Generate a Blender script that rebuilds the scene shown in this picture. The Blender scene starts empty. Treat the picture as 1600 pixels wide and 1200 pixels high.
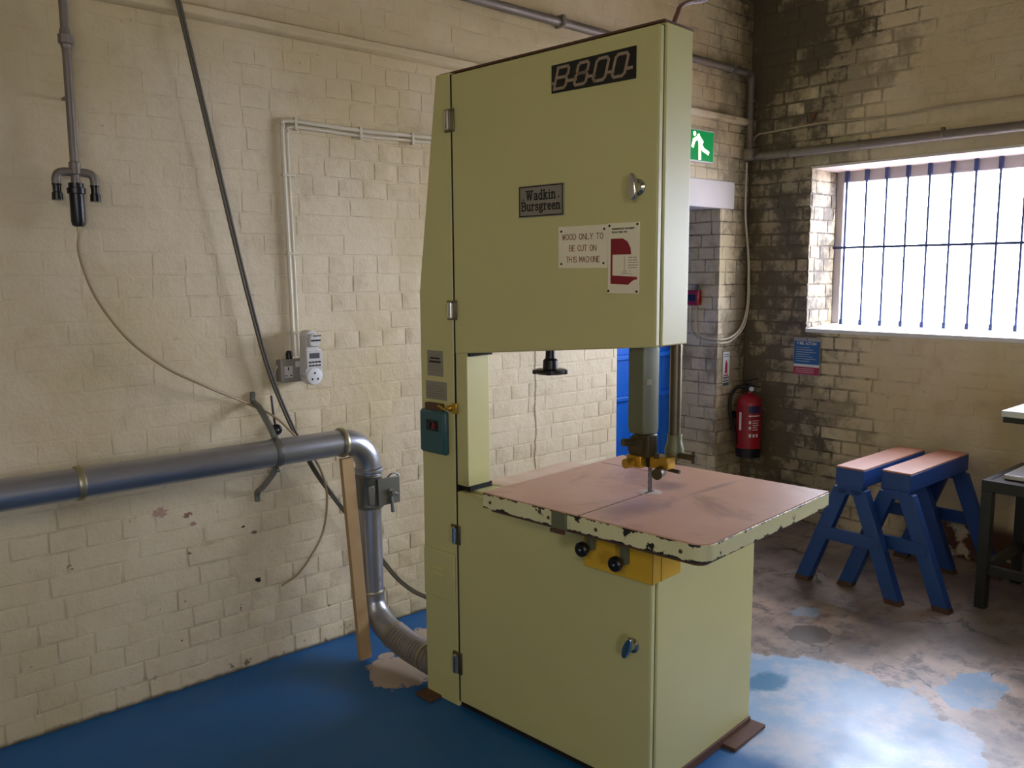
import bpy, math, random
import numpy as np
from mathutils import Vector, Matrix

random.seed(7)
S = bpy.context.scene
COL = S.collection

# ------------------------------------------------------------------ camera
FPX, YAW, PITCH, ROLL = 1322.63, math.radians(48.299), math.radians(7.435), math.radians(-0.373)
CAM = Vector((0, 0, 1.5))
_f = Vector((math.cos(YAW) * math.cos(PITCH), math.sin(YAW) * math.cos(PITCH), -math.sin(PITCH)))
_r = Vector((math.sin(YAW), -math.cos(YAW), 0)); _u = _r.cross(_f)
RT = _r * math.cos(ROLL) + _u * math.sin(ROLL); UP = -_r * math.sin(ROLL) + _u * math.cos(ROLL); FW = _f
cam = bpy.data.cameras.new('camera'); cam.sensor_width = 36; cam.lens = FPX / 1600 * 36; cam.clip_start = .02
camo = bpy.data.objects.new('camera', cam); COL.objects.link(camo)
camo.matrix_world = Matrix(((RT.x, UP.x, -FW.x, CAM.x), (RT.y, UP.y, -FW.y, CAM.y), (RT.z, UP.z, -FW.z, CAM.z), (0, 0, 0, 1)))
S.camera = camo

# ------------------------------------------------------------------ light
S.view_settings.view_transform = 'Standard'
S.view_settings.look = 'None'
S.view_settings.gamma = 1
S.view_settings.use_curve_mapping = False
S.view_settings.exposure = 0.15
W = bpy.data.worlds.new('overcast_sky'); S.world = W; W.use_nodes = True
bg = W.node_tree.nodes['Background']; bg.inputs[0].default_value = (.84, .91, 1.13, 1); bg.inputs[1].default_value = 23.0

def portal(loc, direction, sx, sy):
    l = bpy.data.lights.new('window_portal', 'AREA'); l.shape = 'RECTANGLE'; l.size = sx; l.size_y = sy
    l.cycles.is_portal = True
    o = bpy.data.objects.new('window_portal', l); COL.objects.link(o); o.location = loc
    o.rotation_euler = Vector(direction).to_track_quat('-Z', 'Y').to_euler()

# room box: left brick wall at Y = YW, window wall at X = XW
YW, XW, XB, YF, ZC = 2.985, 4.62, -3.0, -3.2, 3.5
WIN = (-0.70, 2.58, 1.165, 2.10)            # window in the right wall: Y0 Y1 Z0 Z1
FILL_WIN = (-1.7, -0.9, 1.2, 2.1)              # unseen window added behind the camera for fill light (Y = YF)
portal((XW + .6, (WIN[0] + WIN[1]) / 2, (WIN[2] + WIN[3]) / 2), (-1, 0, 0), WIN[1] - WIN[0] + .1, WIN[3] - WIN[2] + .1)
portal(((FILL_WIN[0] + FILL_WIN[1]) / 2, YF - .35, (FILL_WIN[2] + FILL_WIN[3]) / 2), (0, 1, 0), FILL_WIN[1] - FILL_WIN[0] + .1, FILL_WIN[3] - FILL_WIN[2] + .1)

fill_light = bpy.data.lights.new('warm_fill', 'AREA'); fill_light.shape = 'RECTANGLE'; fill_light.size = 1.5; fill_light.size_y = .12  # unseen warm fill light, added to brighten the saw front and left wall
fill_light.color = (1.0, .87, .64); fill_light.energy = 12
fill_ob = bpy.data.objects.new('warm_fill', fill_light); COL.objects.link(fill_ob); fill_ob.location = (-1.1, -.1, 2.15); fill_ob.rotation_euler = Vector((2.8, 1.6, -1.0)).to_track_quat('-Z', 'Y').to_euler()

# ------------------------------------------------------------------ materials
def lin(c):
    return tuple(((x / 255) / 12.92 if x / 255 <= .04045 else ((x / 255 + .055) / 1.055) ** 2.4) for x in c) + (1,)

class NT:
    """small helper around a node tree"""
    def __init__(s, name):
        s.m = bpy.data.materials.new(name); s.m.use_nodes = True
        s.t = s.m.node_tree; s.b = s.t.nodes['Principled BSDF']
        s.geo = s.t.nodes.new('ShaderNodeNewGeometry'); s.obj = None
    def n(s, t, **kw):
        o = s.t.nodes.new(t)
        for k, v in kw.items(): setattr(o, k, v)
        return o
    def put(s, sock, v):
        if hasattr(v, 'is_output'): s.t.links.new(v, sock)
        elif isinstance(v, (tuple, list)) and len(v) == 3 and sock.type == 'RGBA': sock.default_value = tuple(v) + (1,)
        else: sock.default_value = v
    @property
    def pos(s): return s.geo.outputs['Position']
    def objco(s):
        if not s.obj: s.obj = s.n('ShaderNodeTexCoord')
        return s.obj.outputs['Object']
    def noise(s, scale, detail=4, rough=.55, vec=None, dist=0, col=False):
        o = s.n('ShaderNodeTexNoise'); s.put(o.inputs['Vector'], vec if vec is not None else s.pos)
        o.inputs['Scale'].default_value = scale; o.inputs['Detail'].default_value = detail
        o.inputs['Roughness'].default_value = rough; o.inputs['Distortion'].default_value = dist
        return o.outputs['Color' if col else 'Fac']
    def math(s, op, a, b=0, c=0, clamp=False):
        o = s.n('ShaderNodeMath', operation=op, use_clamp=clamp)
        s.put(o.inputs[0], a); s.put(o.inputs[1], b); s.put(o.inputs[2], c); return o.outputs[0]
    def vmath(s, op, a, b=(0, 0, 0)):
        o = s.n('ShaderNodeVectorMath', operation=op); s.put(o.inputs[0], a); s.put(o.inputs[1], b)
        return o.outputs['Value' if op in ('LENGTH', 'DISTANCE') else 'Vector']
    def ramp(s, v, a, b, lo=0, hi=1, smooth=True):
        o = s.n('ShaderNodeMapRange', interpolation_type='SMOOTHSTEP' if smooth else 'LINEAR')
        s.put(o.inputs[0], v); o.inputs[1].default_value = a; o.inputs[2].default_value = b
        o.inputs[3].default_value = lo; o.inputs[4].default_value = hi; return o.outputs[0]
    def mix(s, f, a, b, mode='MIX'):
        o = s.n('ShaderNodeMix', data_type='RGBA', blend_type=mode)
        s.put(o.inputs[0], f); s.put(o.inputs[6], a); s.put(o.inputs[7], b); return o.outputs[2]
    def xyz(s):
        o = s.n('ShaderNodeSeparateXYZ'); s.put(o.inputs[0], s.pos); return o.outputs
    def color(s, v): s.put(s.b.inputs['Base Color'], v)
    def rough(s, v): s.put(s.b.inputs['Roughness'], v)
    def bump(s, h, strength=.3, dist=.005):
        o = s.n('ShaderNodeBump'); s.put(o.inputs['Height'], h)
        o.inputs['Strength'].default_value = strength; o.inputs['Distance'].default_value = dist
        s.t.links.new(o.outputs[0], s.b.inputs['Normal'])
    def ellipse(s, cx, cy, rx, ry, wob=.25, wscale=7, soft=.05):
        p = s.vmath('SUBTRACT', s.pos, (cx, cy, 0)); p = s.vmath('MULTIPLY', p, (1 / rx, 1 / ry, 0))
        l = s.vmath('LENGTH', p); nz = s.noise(wscale, 6, .65)
        l = s.math('ADD', l, s.math('MULTIPLY', s.math('SUBTRACT', nz, .5), wob * 2))
        return s.ramp(l, 1 - soft, 1 + soft, 1, 0)

def mat(name, c, rough=.5, metal=0, var=.12, vs=6, bump=0, bs=80, spec=.5, chips=None, emit=None):
    """plain procedural material: colour + noise variation, fine bump, optional paint chips (scale, threshold, colour)"""
    N = NT(name); base = lin(c)
    col = N.mix(N.noise(vs, 5), tuple(x * (1 - var) for x in base[:3]), tuple(min(1, x * (1 + var)) for x in base[:3]))
    if chips:
        k = N.ramp(N.noise(chips[0], 7, .7), chips[1], chips[1] + .03); col = N.mix(k, col, lin(chips[2]))
    N.color(col); N.rough(rough); N.b.inputs['Metallic'].default_value = metal; N.b.inputs['Specular IOR Level'].default_value = spec
    if bump: N.bump(N.noise(bs, 4), bump, .002)
    if emit: N.b.inputs['Emission Color'].default_value = base; N.b.inputs['Emission Strength'].default_value = emit
    return N.m

CRX = 2.815   # upright joint where an old opening was filled in
def wall_paint(name, right=False, mortar=False):
    N = NT(name); x, y, z = N.xyz()
    a = N.noise(1.1, 5, .6); b = N.noise(9, 6, .65)
    col = N.mix(N.ramp(a, .35, .65), lin((206, 188, 146)), lin((222, 206, 174)))
    col = N.mix(N.math('MULTIPLY', N.ramp(b, .5, .75), .35), col, lin((190, 166, 132)))
    # grime in streaks
    col = N.mix(N.math('MULTIPLY', N.ramp(N.noise(3.2, 8, .7), .55, .75), .30), col, lin((150, 136, 102)))
    if not right:
        # pitting near the floor and small chips through to dark brick
        chip = N.ramp(N.noise(23, 4, .6), .70, .73)
        low = N.ramp(z, .0, 1.0, 1, .0)
        col = N.mix(N.math('MULTIPLY', chip, N.math('ADD', low, .25), clamp=True), col, lin((84, 60, 42)))
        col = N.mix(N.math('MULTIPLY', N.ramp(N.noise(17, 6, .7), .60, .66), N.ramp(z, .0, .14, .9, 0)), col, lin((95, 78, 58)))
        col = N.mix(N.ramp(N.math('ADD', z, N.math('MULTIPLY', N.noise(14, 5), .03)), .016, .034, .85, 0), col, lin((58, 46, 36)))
        cr = N.math('ABSOLUTE', N.math('SUBTRACT', N.math('ADD', x, N.math('MULTIPLY', N.noise(9, 5), .03)), CRX + .015))
        cr = N.math('MULTIPLY', N.ramp(cr, .003, .008, 1, 0), N.ramp(z, 1.15, 1.3, .8, 0))
        col = N.mix(N.math('MULTIPLY', cr, N.ramp(N.noise(13, 4), .35, .5)), col, lin((120, 96, 72)))
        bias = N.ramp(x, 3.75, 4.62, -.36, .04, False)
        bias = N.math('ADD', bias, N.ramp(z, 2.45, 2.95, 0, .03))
    else:
        bias = N.ramp(y, 1.75, 2.75, -.38, .10, False)
        bias = N.math('ADD', bias, N.ramp(z, .8, 1.2, .05, .0))
        top = N.math('MULTIPLY', N.ramp(z, 2.35, 2.8, 0, .14), N.ramp(y, 1.5, 2.2, 0, 1))
        bias = N.math('ADD', bias, top)
    if mortar:
        bias = N.math('ADD', bias, .10)
        col = N.mix(N.math('MULTIPLY', N.ramp(N.noise(5, 6, .7), .46, .64), N.ramp(z, .6, 1.0, .34, .08) if not right else .16), col, lin((132, 122, 92)))
    inf = N.n('ShaderNodeObjectInfo').outputs['Random']; isl = N.geo.outputs['Random Per Island']
    rnd = N.math('FRACT', N.math('ADD', inf, isl))
    if not mortar: bias = N.math('ADD', bias, N.math('MULTIPLY', N.math('SUBTRACT', rnd, .5), .10 if right else .06))
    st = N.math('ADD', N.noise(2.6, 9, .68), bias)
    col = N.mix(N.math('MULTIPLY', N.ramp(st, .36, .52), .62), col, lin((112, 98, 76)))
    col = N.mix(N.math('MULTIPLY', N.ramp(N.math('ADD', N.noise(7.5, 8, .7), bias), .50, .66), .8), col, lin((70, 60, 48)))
    if right:
        low = N.math('MULTIPLY', N.ramp(z, .16, .24, 1, 0), N.math('MULTIPLY', N.ramp(y, 1.2, 1.4), N.ramp(y, 1.85, 2.0, 1, 0)))
        col = N.mix(N.math('MULTIPLY', low, N.ramp(N.noise(9, 5), .42, .5)), col, lin((98, 62, 46)))
    else:      # places where the paint has come off
        for px_, pz_, r_, c_ in ((1.352, .338, .014, (30, 24, 18)), (1.00, .672, .026, (186, 152, 132)), (1.095, .645, .016, (140, 100, 84)), (1.115, .61, .012, (170, 130, 115)), (1.30, .56, .007, (50, 40, 30)), (1.345, .53, .012, (150, 115, 95))):
            p = N.vmath('MULTIPLY', N.vmath('SUBTRACT', N.pos, (px_, 0, pz_)), (1 / r_, 0, 1.5 / r_))
            l = N.math('ADD', N.vmath('LENGTH', p), N.math('MULTIPLY', N.math('SUBTRACT', N.noise(75, 5, .7), .5), 3.2))
            col = N.mix(N.ramp(l, .85, 1.0, 1, 0), col, lin(c_))
    if right:  # rusty red flecks
        col = N.mix(N.ramp(N.noise(11, 5, .6), .74, .76), col, lin((95, 45, 30)))
    N.color(col); N.rough(.62); N.b.inputs['Specular IOR Level'].default_value = .35
    h = N.math('ADD', N.math('MULTIPLY', N.noise(21, 6, .6), 1.0), N.math('MULTIPLY', N.noise(95, 3), .22))
    N.bump(h, .7, .007)
    return N.m

def floor_material():
    N = NT('worn_painted_concrete'); x, y, z = N.xyz()
    n1 = N.noise(2.2, 8, .62); n2 = N.noise(9, 8, .7)
    conc = N.mix(N.ramp(n1, .3, .7), lin((112, 98, 88)), lin((204, 180, 162)))
    conc = N.mix(N.math('MULTIPLY', N.ramp(n2, .48, .62), .75), conc, lin((84, 76, 70)))
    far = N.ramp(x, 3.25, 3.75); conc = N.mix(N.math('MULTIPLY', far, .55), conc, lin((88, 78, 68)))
    crack = N.n('ShaderNodeTexVoronoi', feature='DISTANCE_TO_EDGE'); N.put(crack.inputs['Vector'], N.vmath('ADD', N.pos, N.vmath('MULTIPLY', N.noise(5, 5, col=True), (.3, .3, 0))))
    crack.inputs['Scale'].default_value = 2.2
    ck = N.math('MULTIPLY', N.ramp(crack.outputs['Distance'], .004, .012, 1, 0), N.ramp(N.noise(3.1, 3), .5, .6))
    conc = N.mix(ck, conc, lin((45, 40, 38)))
    # damp spot
    conc = N.mix(N.ellipse(3.16, 1.70, .105, .085, .5, 15), conc, lin((96, 86, 74)))
    conc = N.mix(N.ellipse(2.86, 1.86, .06, .05, .5, 15), conc, lin((96, 86, 74)))
    pale = N.mix(N.ramp(N.noise(5, 8, .7), .4, .66), lin((122, 158, 190)), lin((176, 180, 188)))
    deep = N.mix(N.noise(3, 6, .6), lin((16, 84, 140)), lin((24, 104, 165)))
    patch = N.math('MAXIMUM', N.ellipse(2.2, 1.36, .80, .64, .22, 4.5, .015), N.ellipse(3.15, 1.06, .17, .10, 1.3, 11, .04))
    patch = N.math('MAXIMUM', patch, N.ellipse(3.36, 1.82, .07, .05, 1.2, 14, .2))
    col = N.mix(patch, conc, pale)
    col = N.mix(N.ellipse(2.66, 1.585, .085, .065, .8, 14, .25), col, lin((30, 110, 150)))
    # deep blue paint on the near and left part of the floor
    left = N.ramp(N.math('ADD', x, N.math('MULTIPLY', N.math('SUBTRACT', N.noise(4, 6), .5), .25)), 2.15, 2.3, 1, 0)
    left = N.math('MAXIMUM', left, N.math('MULTIPLY', N.ramp(y, 2.3, 2.35), N.ramp(x, 2.5, 2.6, 1, 0)))
    bare = N.math('MAXIMUM', N.ellipse(1.70, 2.575, .11, .13, .8, 16, .05), N.ellipse(1.98, 2.72, .06, .12, .9, 16, .05))
    bare = N.math('MAXIMUM', bare, N.ellipse(1.745, 2.72, .035, .025, .3, 14, .03))
    left = N.math('MULTIPLY', left, N.math('SUBTRACT', 1, bare))
    col = N.mix(left, col, deep)
    col = N.mix(N.math('MULTIPLY', bare, N.ramp(x, 2.2, 2.3, 1, 0)), col, lin((176, 158, 138)))
    N.color(col)
    r = N.math('ADD', N.math('MULTIPLY', N.noise(6, 5), .34), N.mix(left, (.20, .20, .20), (.36, .36, .36)))
    N.rough(r); N.put(N.b.inputs['Specular IOR Level'], N.mix(left, (1, 1, 1), (.5, .5, .5)))
    N.bump(N.math('ADD', N.noise(14, 7, .65), N.math('MULTIPLY', patch, .15)), .10, .006)
    return N.m

M = {}
M['wall'] = wall_paint('painted_brick'); M['wall_mortar'] = wall_paint('painted_mortar', mortar=True)
M['rwall'] = wall_paint('stained_painted_brick', True); M['rwall_mortar'] = wall_paint('stained_painted_mortar', True, True)
M['floor'] = floor_material()
M['plain_wall'] = mat('limewashed_wall', (205, 190, 160), .8, bump=.3, bs=20)
M['ceiling'] = mat('limewashed_ceiling', (178, 166, 142), .85)
M['cream'] = mat('cream_green_enamel', (204, 197, 134), .42, var=.05, vs=3, bump=.10, bs=240, chips=(31, .80, (70, 55, 35)))
M['cream_chip'] = mat('chipped_cream_enamel', (214, 208, 158), .45, var=.06, chips=(26, .575, (38, 30, 22)), bump=.15, bs=120)
N = NT('chipped_table_edge'); x_, y_, z_ = N.xyz()
ed = N.math('MAXIMUM', N.ramp(z_, .834, .843, .16, 0), N.ramp(z_, .868, .8775, 0, .15))
k_ = N.ramp(N.math('ADD', N.noise(24, 7, .68), ed), .60, .63)
N.color(N.mix(k_, N.mix(N.noise(7, 5), lin((206, 200, 146)), lin((222, 216, 168))), lin((36, 28, 20)))); N.rough(.45); N.bump(N.math('SUBTRACT', 1, k_), .3, .001); M['table_edge'] = N.m
M['yellow'] = mat('yellow_enamel', (220, 172, 44), .4, var=.08, chips=(38, .76, (60, 45, 20)))
N = NT('brown_table_sheet')
c_ = N.mix(N.noise(4, 6, .6), lin((196, 142, 108)), lin((218, 176, 148)))
c_ = N.mix(N.math('MULTIPLY', N.ramp(N.noise(3.3, 6, .65, dist=.6), .52, .68), .55), c_, lin((138, 98, 76)))
for ex_, ey_, rx_, ry_ in ((1.70, 1.42, .10, .05), (1.95, 1.50, .05, .035), (2.02, 1.40, .09, .012)): c_ = N.mix(N.math('MULTIPLY', N.ellipse(ex_, ey_, rx_, ry_, .7, 9, .7), .5), c_, lin((96, 74, 72)))
N.color(c_); N.rough(N.ramp(N.noise(6, 4), .3, .7, .38, .5)); N.b.inputs['IOR'].default_value = 1.75; M['laminate'] = N.m
M['insert'] = mat('pale_insert', (206, 188, 172), .5)
M['black'] = mat('black_plastic', (18, 17, 17), .35)
M['dark'] = mat('dark_gap', (22, 18, 13), .8)  # near-black; also stands for shade in narrow gaps
M['rust'] = mat('rusty_steel', (92, 62, 42), .7, var=.35, vs=25, bump=.3)
M['rust_dark'] = mat('dark_blade_steel', (52, 36, 30), .45, .5)
M['chrome'] = mat('chrome', (200, 198, 192), .16, 1, var=.05)
M['steel'] = mat('oily_steel', (120, 108, 86), .38, .9, var=.25, vs=14)
M['greensteel'] = mat('grey_green_guard', (112, 114, 84), .45, .25, var=.15, vs=10)
M['olive'] = mat('oily_olive_casting', (76, 68, 44), .45, .35, var=.3, vs=30)
M['brass'] = mat('yellow_brass', (196, 158, 62), .35, .8, var=.2, vs=30)
M['teal'] = mat('teal_enamel', (52, 92, 92), .4, var=.1)
M['red'] = mat('red_button', (96, 22, 24), .35)
M['plate'] = mat('printed_plate', (240, 230, 196), .42, var=.05)
M['plate_grey'] = mat('anodised_plate', (150, 146, 134), .35, .5, var=.06)
M['tan'] = mat('tan_lettering', (168, 146, 118), .5)
M['redprint'] = mat('maroon_print', (140, 26, 38), .5)
M['redtext'] = mat('engraved_red_lettering', (150, 92, 70), .6)
M['ink'] = mat('black_ink', (26, 24, 20), .6)
M['greyink'] = mat('grey_ink', (110, 100, 78), .6)
M['galv'] = mat('galvanised_steel', (168, 170, 176), .34, .85, var=.10, vs=18, bump=.04, bs=30)
M['gate'] = mat('dull_galvanised_steel', (128, 128, 122), .42, .8, var=.15)
M['flex'] = mat('dusty_flexible_hose', (128, 118, 106), .6, .2, var=.25, vs=20)
M['collar'] = mat('brassy_clamp', (170, 160, 130), .4, .8)
M['timber'] = mat('pale_timber', (182, 150, 102), .65, var=.15, vs=18, bump=.15, bs=60)
M['ironpipe'] = mat('grey_iron_pipe', (132, 122, 112), .5, .4, var=.18, vs=20)
M['cable_grey'] = mat('grey_armoured_cable', (92, 84, 66), .55, var=.2)
M['cable_brown'] = mat('brown_cable', (110, 74, 54), .5)
M['cream_cable'] = mat('painted_cable', (214, 204, 178), .5, var=.08)
M['painted_cable_dim'] = mat('dirty_painted_cable', (176, 158, 128), .6, var=.2, vs=9)
M['dirt'] = mat('dirty_joint', (104, 86, 62), .9, var=.3, vs=12)
M['hose'] = mat('amber_air_hose', (164, 142, 104), .3, var=.08)
M['socket'] = mat('grey_metalclad_socket', (150, 144, 132), .42, .2)
M['white_plastic'] = mat('white_plastic', (208, 204, 198), .4)
M['lcd'] = mat('grey_display', (92, 90, 98), .25)
M['blue_paint'] = mat('blue_gloss_paint', (6, 100, 205), .38, var=.10, vs=7)
M['sawblue'] = mat('blue_timber_paint', (22, 62, 126), .5, var=.18, vs=9, bump=.12, bs=60, chips=(19, .80, (70, 58, 50)))
M['sawtop'] = mat('bare_reddish_beam', (172, 114, 86), .5, var=.2, vs=14, bump=.05, bs=50, spec=1.0)
M['foot_wood'] = mat('scuffed_leg_end', (74, 48, 34), .7, var=.3, vs=25)
M['blacksteel'] = mat('black_painted_steel', (28, 27, 27), .42, .2, var=.2)
M['castiron'] = mat('brown_cast_iron', (60, 46, 38), .5, .3, var=.2)
M['whitetop'] = mat('bright_machined_top', (196, 196, 198), .3, .3)
M['ext_red'] = mat('fire_red', (150, 16, 26), .3, var=.05)
M['exit_green'] = mat('exit_sign_green', (0, 128, 62), .4, emit=.55)
M['exit_light'] = mat('lit_pictogram', (226, 255, 190), .4, emit=2.2)
M['white'] = mat('white_print', (226, 224, 220), .5, var=.03)
M['notice_blue'] = mat('notice_blue', (30, 92, 150), .45)
M['notice_red'] = mat('notice_red', (170, 40, 56), .45)
M['navy'] = mat('navy_print', (40, 34, 74), .45)
M['frame'] = mat('window_frame_paint', (196, 186, 184), .5, bump=.2)
M['bar'] = mat('blue_grey_bars', (44, 58, 104), .5)
M['redbrick'] = mat('red_brick', (152, 84, 66), .8, var=.25, vs=14, bump=.3)
M['yard'] = mat('pale_yard', (170, 168, 164), .9)
M['plaster'] = mat('white_painted_lintel', (222, 212, 204), .6, var=.08, bump=.3, bs=14, chips=(24, .75, (110, 90, 72)))
M['sawdust'] = mat('sawdust', (222, 196, 176), .9, var=.15, vs=14, bump=.3, bs=120)
g = NT('window_glass'); t = g.n('ShaderNodeBsdfTransparent'); gl = g.n('ShaderNodeBsdfGlossy'); gl.inputs['Roughness'].default_value = .03
mx = g.n('ShaderNodeMixShader'); mx.inputs[0].default_value = .07
g.t.links.new(t.outputs[0], mx.inputs[1]); g.t.links.new(gl.outputs[0], mx.inputs[2]); g.t.links.new(mx.outputs[0], g.t.nodes['Material Output'].inputs[0]); M['glass'] = g.m

# ------------------------------------------------------------------ mesh helpers
def V(*a): return Vector(a)
def smooth_path(pts, k=8):
    P = [Vector(p) for p in pts]; P = [2 * P[0] - P[1]] + P + [2 * P[-1] - P[-2]]; out = []
    for i in range(1, len(P) - 2):
        a, b, c, d = P[i - 1:i + 3]
        for j in range(k):
            t = j / k
            out.append(.5 * ((2 * b) + (c - a) * t + (2 * a - 5 * b + 4 * c - d) * t * t + (3 * b - a - 3 * c + d) * t ** 3))
    return out + [P[-2]]

class G:
    def __init__(s): s.v = []; s.f = []
    def add(s, vs, fs):
        k = len(s.v); s.v += [tuple(v) for v in vs]; s.f += [tuple(i + k for i in f) for f in fs]; return s
    def box(s, a, b):
        (x0, y0, z0), (x1, y1, z1) = tuple(map(min, a, b)), tuple(map(max, a, b))
        return s.add([(x0, y0, z0), (x1, y0, z0), (x1, y1, z0), (x0, y1, z0), (x0, y0, z1), (x1, y0, z1), (x1, y1, z1), (x0, y1, z1)],
                     [(3, 2, 1, 0), (4, 5, 6, 7), (0, 1, 5, 4), (1, 2, 6, 5), (2, 3, 7, 6), (3, 0, 4, 7)])
    def bar(s, p0, p1, w, h, up=(0, 0, 1)):
        """square bar from p0 to p1, w across, h along 'up'"""
        p0, p1 = Vector(p0), Vector(p1); d = (p1 - p0).normalized(); a = d.cross(Vector(up)).normalized() * w / 2; b = a.cross(d).normalized() * h / 2
        vs = [p + sa * a + sb * b for p in (p0, p1) for sa, sb in ((-1, -1), (1, -1), (1, 1), (-1, 1))]
        return s.add(vs, [(0, 1, 2, 3), (7, 6, 5, 4), (4, 5, 1, 0), (5, 6, 2, 1), (6, 7, 3, 2), (7, 4, 0, 3)])
    def sheared(s, p0, p1, half):
        """bar whose two ends are the same horizontal rectangle (hx, hy)"""
        vs = [Vector(p) + Vector((sx * half[0], sy * half[1], 0)) for p in (p0, p1) for sx, sy in ((-1, -1), (1, -1), (1, 1), (-1, 1))]
        return s.add(vs, [(3, 2, 1, 0), (4, 5, 6, 7), (0, 1, 5, 4), (1, 2, 6, 5), (2, 3, 7, 6), (3, 0, 4, 7)])
    def lathe(s, p, axis, prof, n=24):
        p = Vector(p); d = Vector(axis).normalized(); a = d.orthogonal().normalized(); b = d.cross(a); k = len(prof); vs = []; fs = []
        for t, r in prof:
            for i in range(n):
                th = 2 * math.pi * i / n; vs.append(p + d * t + (a * math.cos(th) + b * math.sin(th)) * r)
        for j in range(k - 1):
            for i in range(n): fs.append((j * n + i, j * n + (i + 1) % n, (j + 1) * n + (i + 1) % n, (j + 1) * n + i))
        fs.append(tuple(range(n))[::-1]); fs.append(tuple((k - 1) * n + i for i in range(n)))
        return s.add(vs, fs)
    def cyl(s, p0, p1, r, n=20, r2=None):
        p0, p1 = Vector(p0), Vector(p1); return s.lathe(p0, p1 - p0, [(0, r), ((p1 - p0).length, r if r2 is None else r2)], n)
    def tube(s, pts, r, n=10, k=8, rfun=None):
        P = smooth_path(pts, k) if k else [Vector(p) for p in pts]; vs = []; fs = []; a = None
        for i, p in enumerate(P):
            d = (P[min(i + 1, len(P) - 1)] - P[max(i - 1, 0)]).normalized()
            a = d.orthogonal().normalized() if a is None else (a - d * a.dot(d)).normalized(); b = d.cross(a)
            rr = rfun(i, i / (len(P) - 1)) if rfun else r
            for j in range(n):
                th = 2 * math.pi * j / n; vs.append(p + (a * math.cos(th) + b * math.sin(th)) * rr)
        for i in range(len(P) - 1):
            for j in range(n): fs.append((i * n + j, i * n + (j + 1) % n, (i + 1) * n + (j + 1) % n, (i + 1) * n + j))
        fs.append(tuple(range(n))[::-1]); fs.append(tuple((len(P) - 1) * n + i for i in range(n)))
        return s.add(vs, fs)
    def ring(s, p, axis, r, w, h=.006, n=28):
        """raised clamp band"""
        return s.lathe(Vector(p) - Vector(axis).normalized() * w / 2, axis, [(0, r), (0, r + h * .7), (w * .3, r + h), (w * .7, r + h), (w, r + h * .7), (w, r)], n)
    def prism(s, poly, o, ex, ey, ez):
        """polygon in (ex, ey) from o, extruded by ez"""
        o, ex, ey, ez = map(Vector, (o, ex, ey, ez)); n = len(poly)
        vs = [o + ex * a + ey * b for a, b in poly] + [o + ex * a + ey * b + ez for a, b in poly]
        fs = [tuple(range(n))[::-1], tuple(range(n, 2 * n))] + [(i, (i + 1) % n, n + (i + 1) % n, n + i) for i in range(n)]
        return s.add(vs, fs)
    def strokes(s, lines, w, o, ex, ey, h):
        """flat lettering: polylines in (ex, ey) of width w, raised by h along ex x ey"""
        o, ex, ey = Vector(o), Vector(ex), Vector(ey); nz = ex.cross(ey).normalized() * h
        for L in lines:
            for (a0, b0), (a1, b1) in zip(L, L[1:]):
                d = Vector((a1 - a0, b1 - b0));
                if d.length < 1e-9: continue
                d.normalize(); e = d * w * .35; q = Vector((-d.y, d.x)) * w / 2
                c = [Vector((a0, b0)) - e + q, Vector((a0, b0)) - e - q, Vector((a1, b1)) + e - q, Vector((a1, b1)) + e + q]
                s.prism([(t.x, t.y) for t in c], o, ex, ey, nz)
        return s
    def build(s, name, m, parent=None, bevel=0, smooth=35, tagd=None):
        me = bpy.data.meshes.new(name); off = Vector((0, 0, 0))
        r = parent
        while r is not None and r.parent is not None: r = r.parent
        if r is not None and r.get('_w'): off = r.location
        me.from_pydata([(v[0] - off.x, v[1] - off.y, v[2] - off.z) for v in s.v], [], s.f); me.update()
        import bmesh
        bm = bmesh.new(); bm.from_mesh(me); bmesh.ops.recalc_face_normals(bm, faces=bm.faces); bm.to_mesh(me); bm.free()
        for mm in (m if isinstance(m, list) else [m]): me.materials.append(M[mm])
        if smooth:
            me.polygons.foreach_set('use_smooth', [True] * len(me.polygons)); me.set_sharp_from_angle(angle=math.radians(smooth))
        ob = bpy.data.objects.new(name, me); COL.objects.link(ob)
        if parent is not None: ob.parent = parent
        if bevel:
            b = ob.modifiers.new('bevel', 'BEVEL'); b.width = bevel; b.segments = 2; b.limit_method = 'ANGLE'; b.angle_limit = math.radians(40)
        return ob

def tag(o, label=None, cat=None, group=None, kind=None):
    if label: o['label'] = label
    if cat: o['category'] = cat
    if group: o['group'] = group
    if kind: o['kind'] = kind
    return o
def thing(name, label, cat, loc=(0, 0, 0), group=None):
    """Empty at the base; its parts are written in world coordinates"""
    o = bpy.data.objects.new(name, None); COL.objects.link(o); o.location = loc; o.empty_display_size = .1; o['_w'] = 1
    return tag(o, label, cat, group)
def copy_tree(o, parent=None):
    c = o.copy(); COL.objects.link(c); c.parent = parent
    for ch in list(o.children): copy_tree(ch, c)
    return c
def project(p):
    v = Vector(p) - CAM; d = v.dot(FW)
    return (800 + FPX * v.dot(RT) / d, 600 - FPX * v.dot(UP) / d, d) if d > .05 else (-9e3, -9e3, -1)

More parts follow.
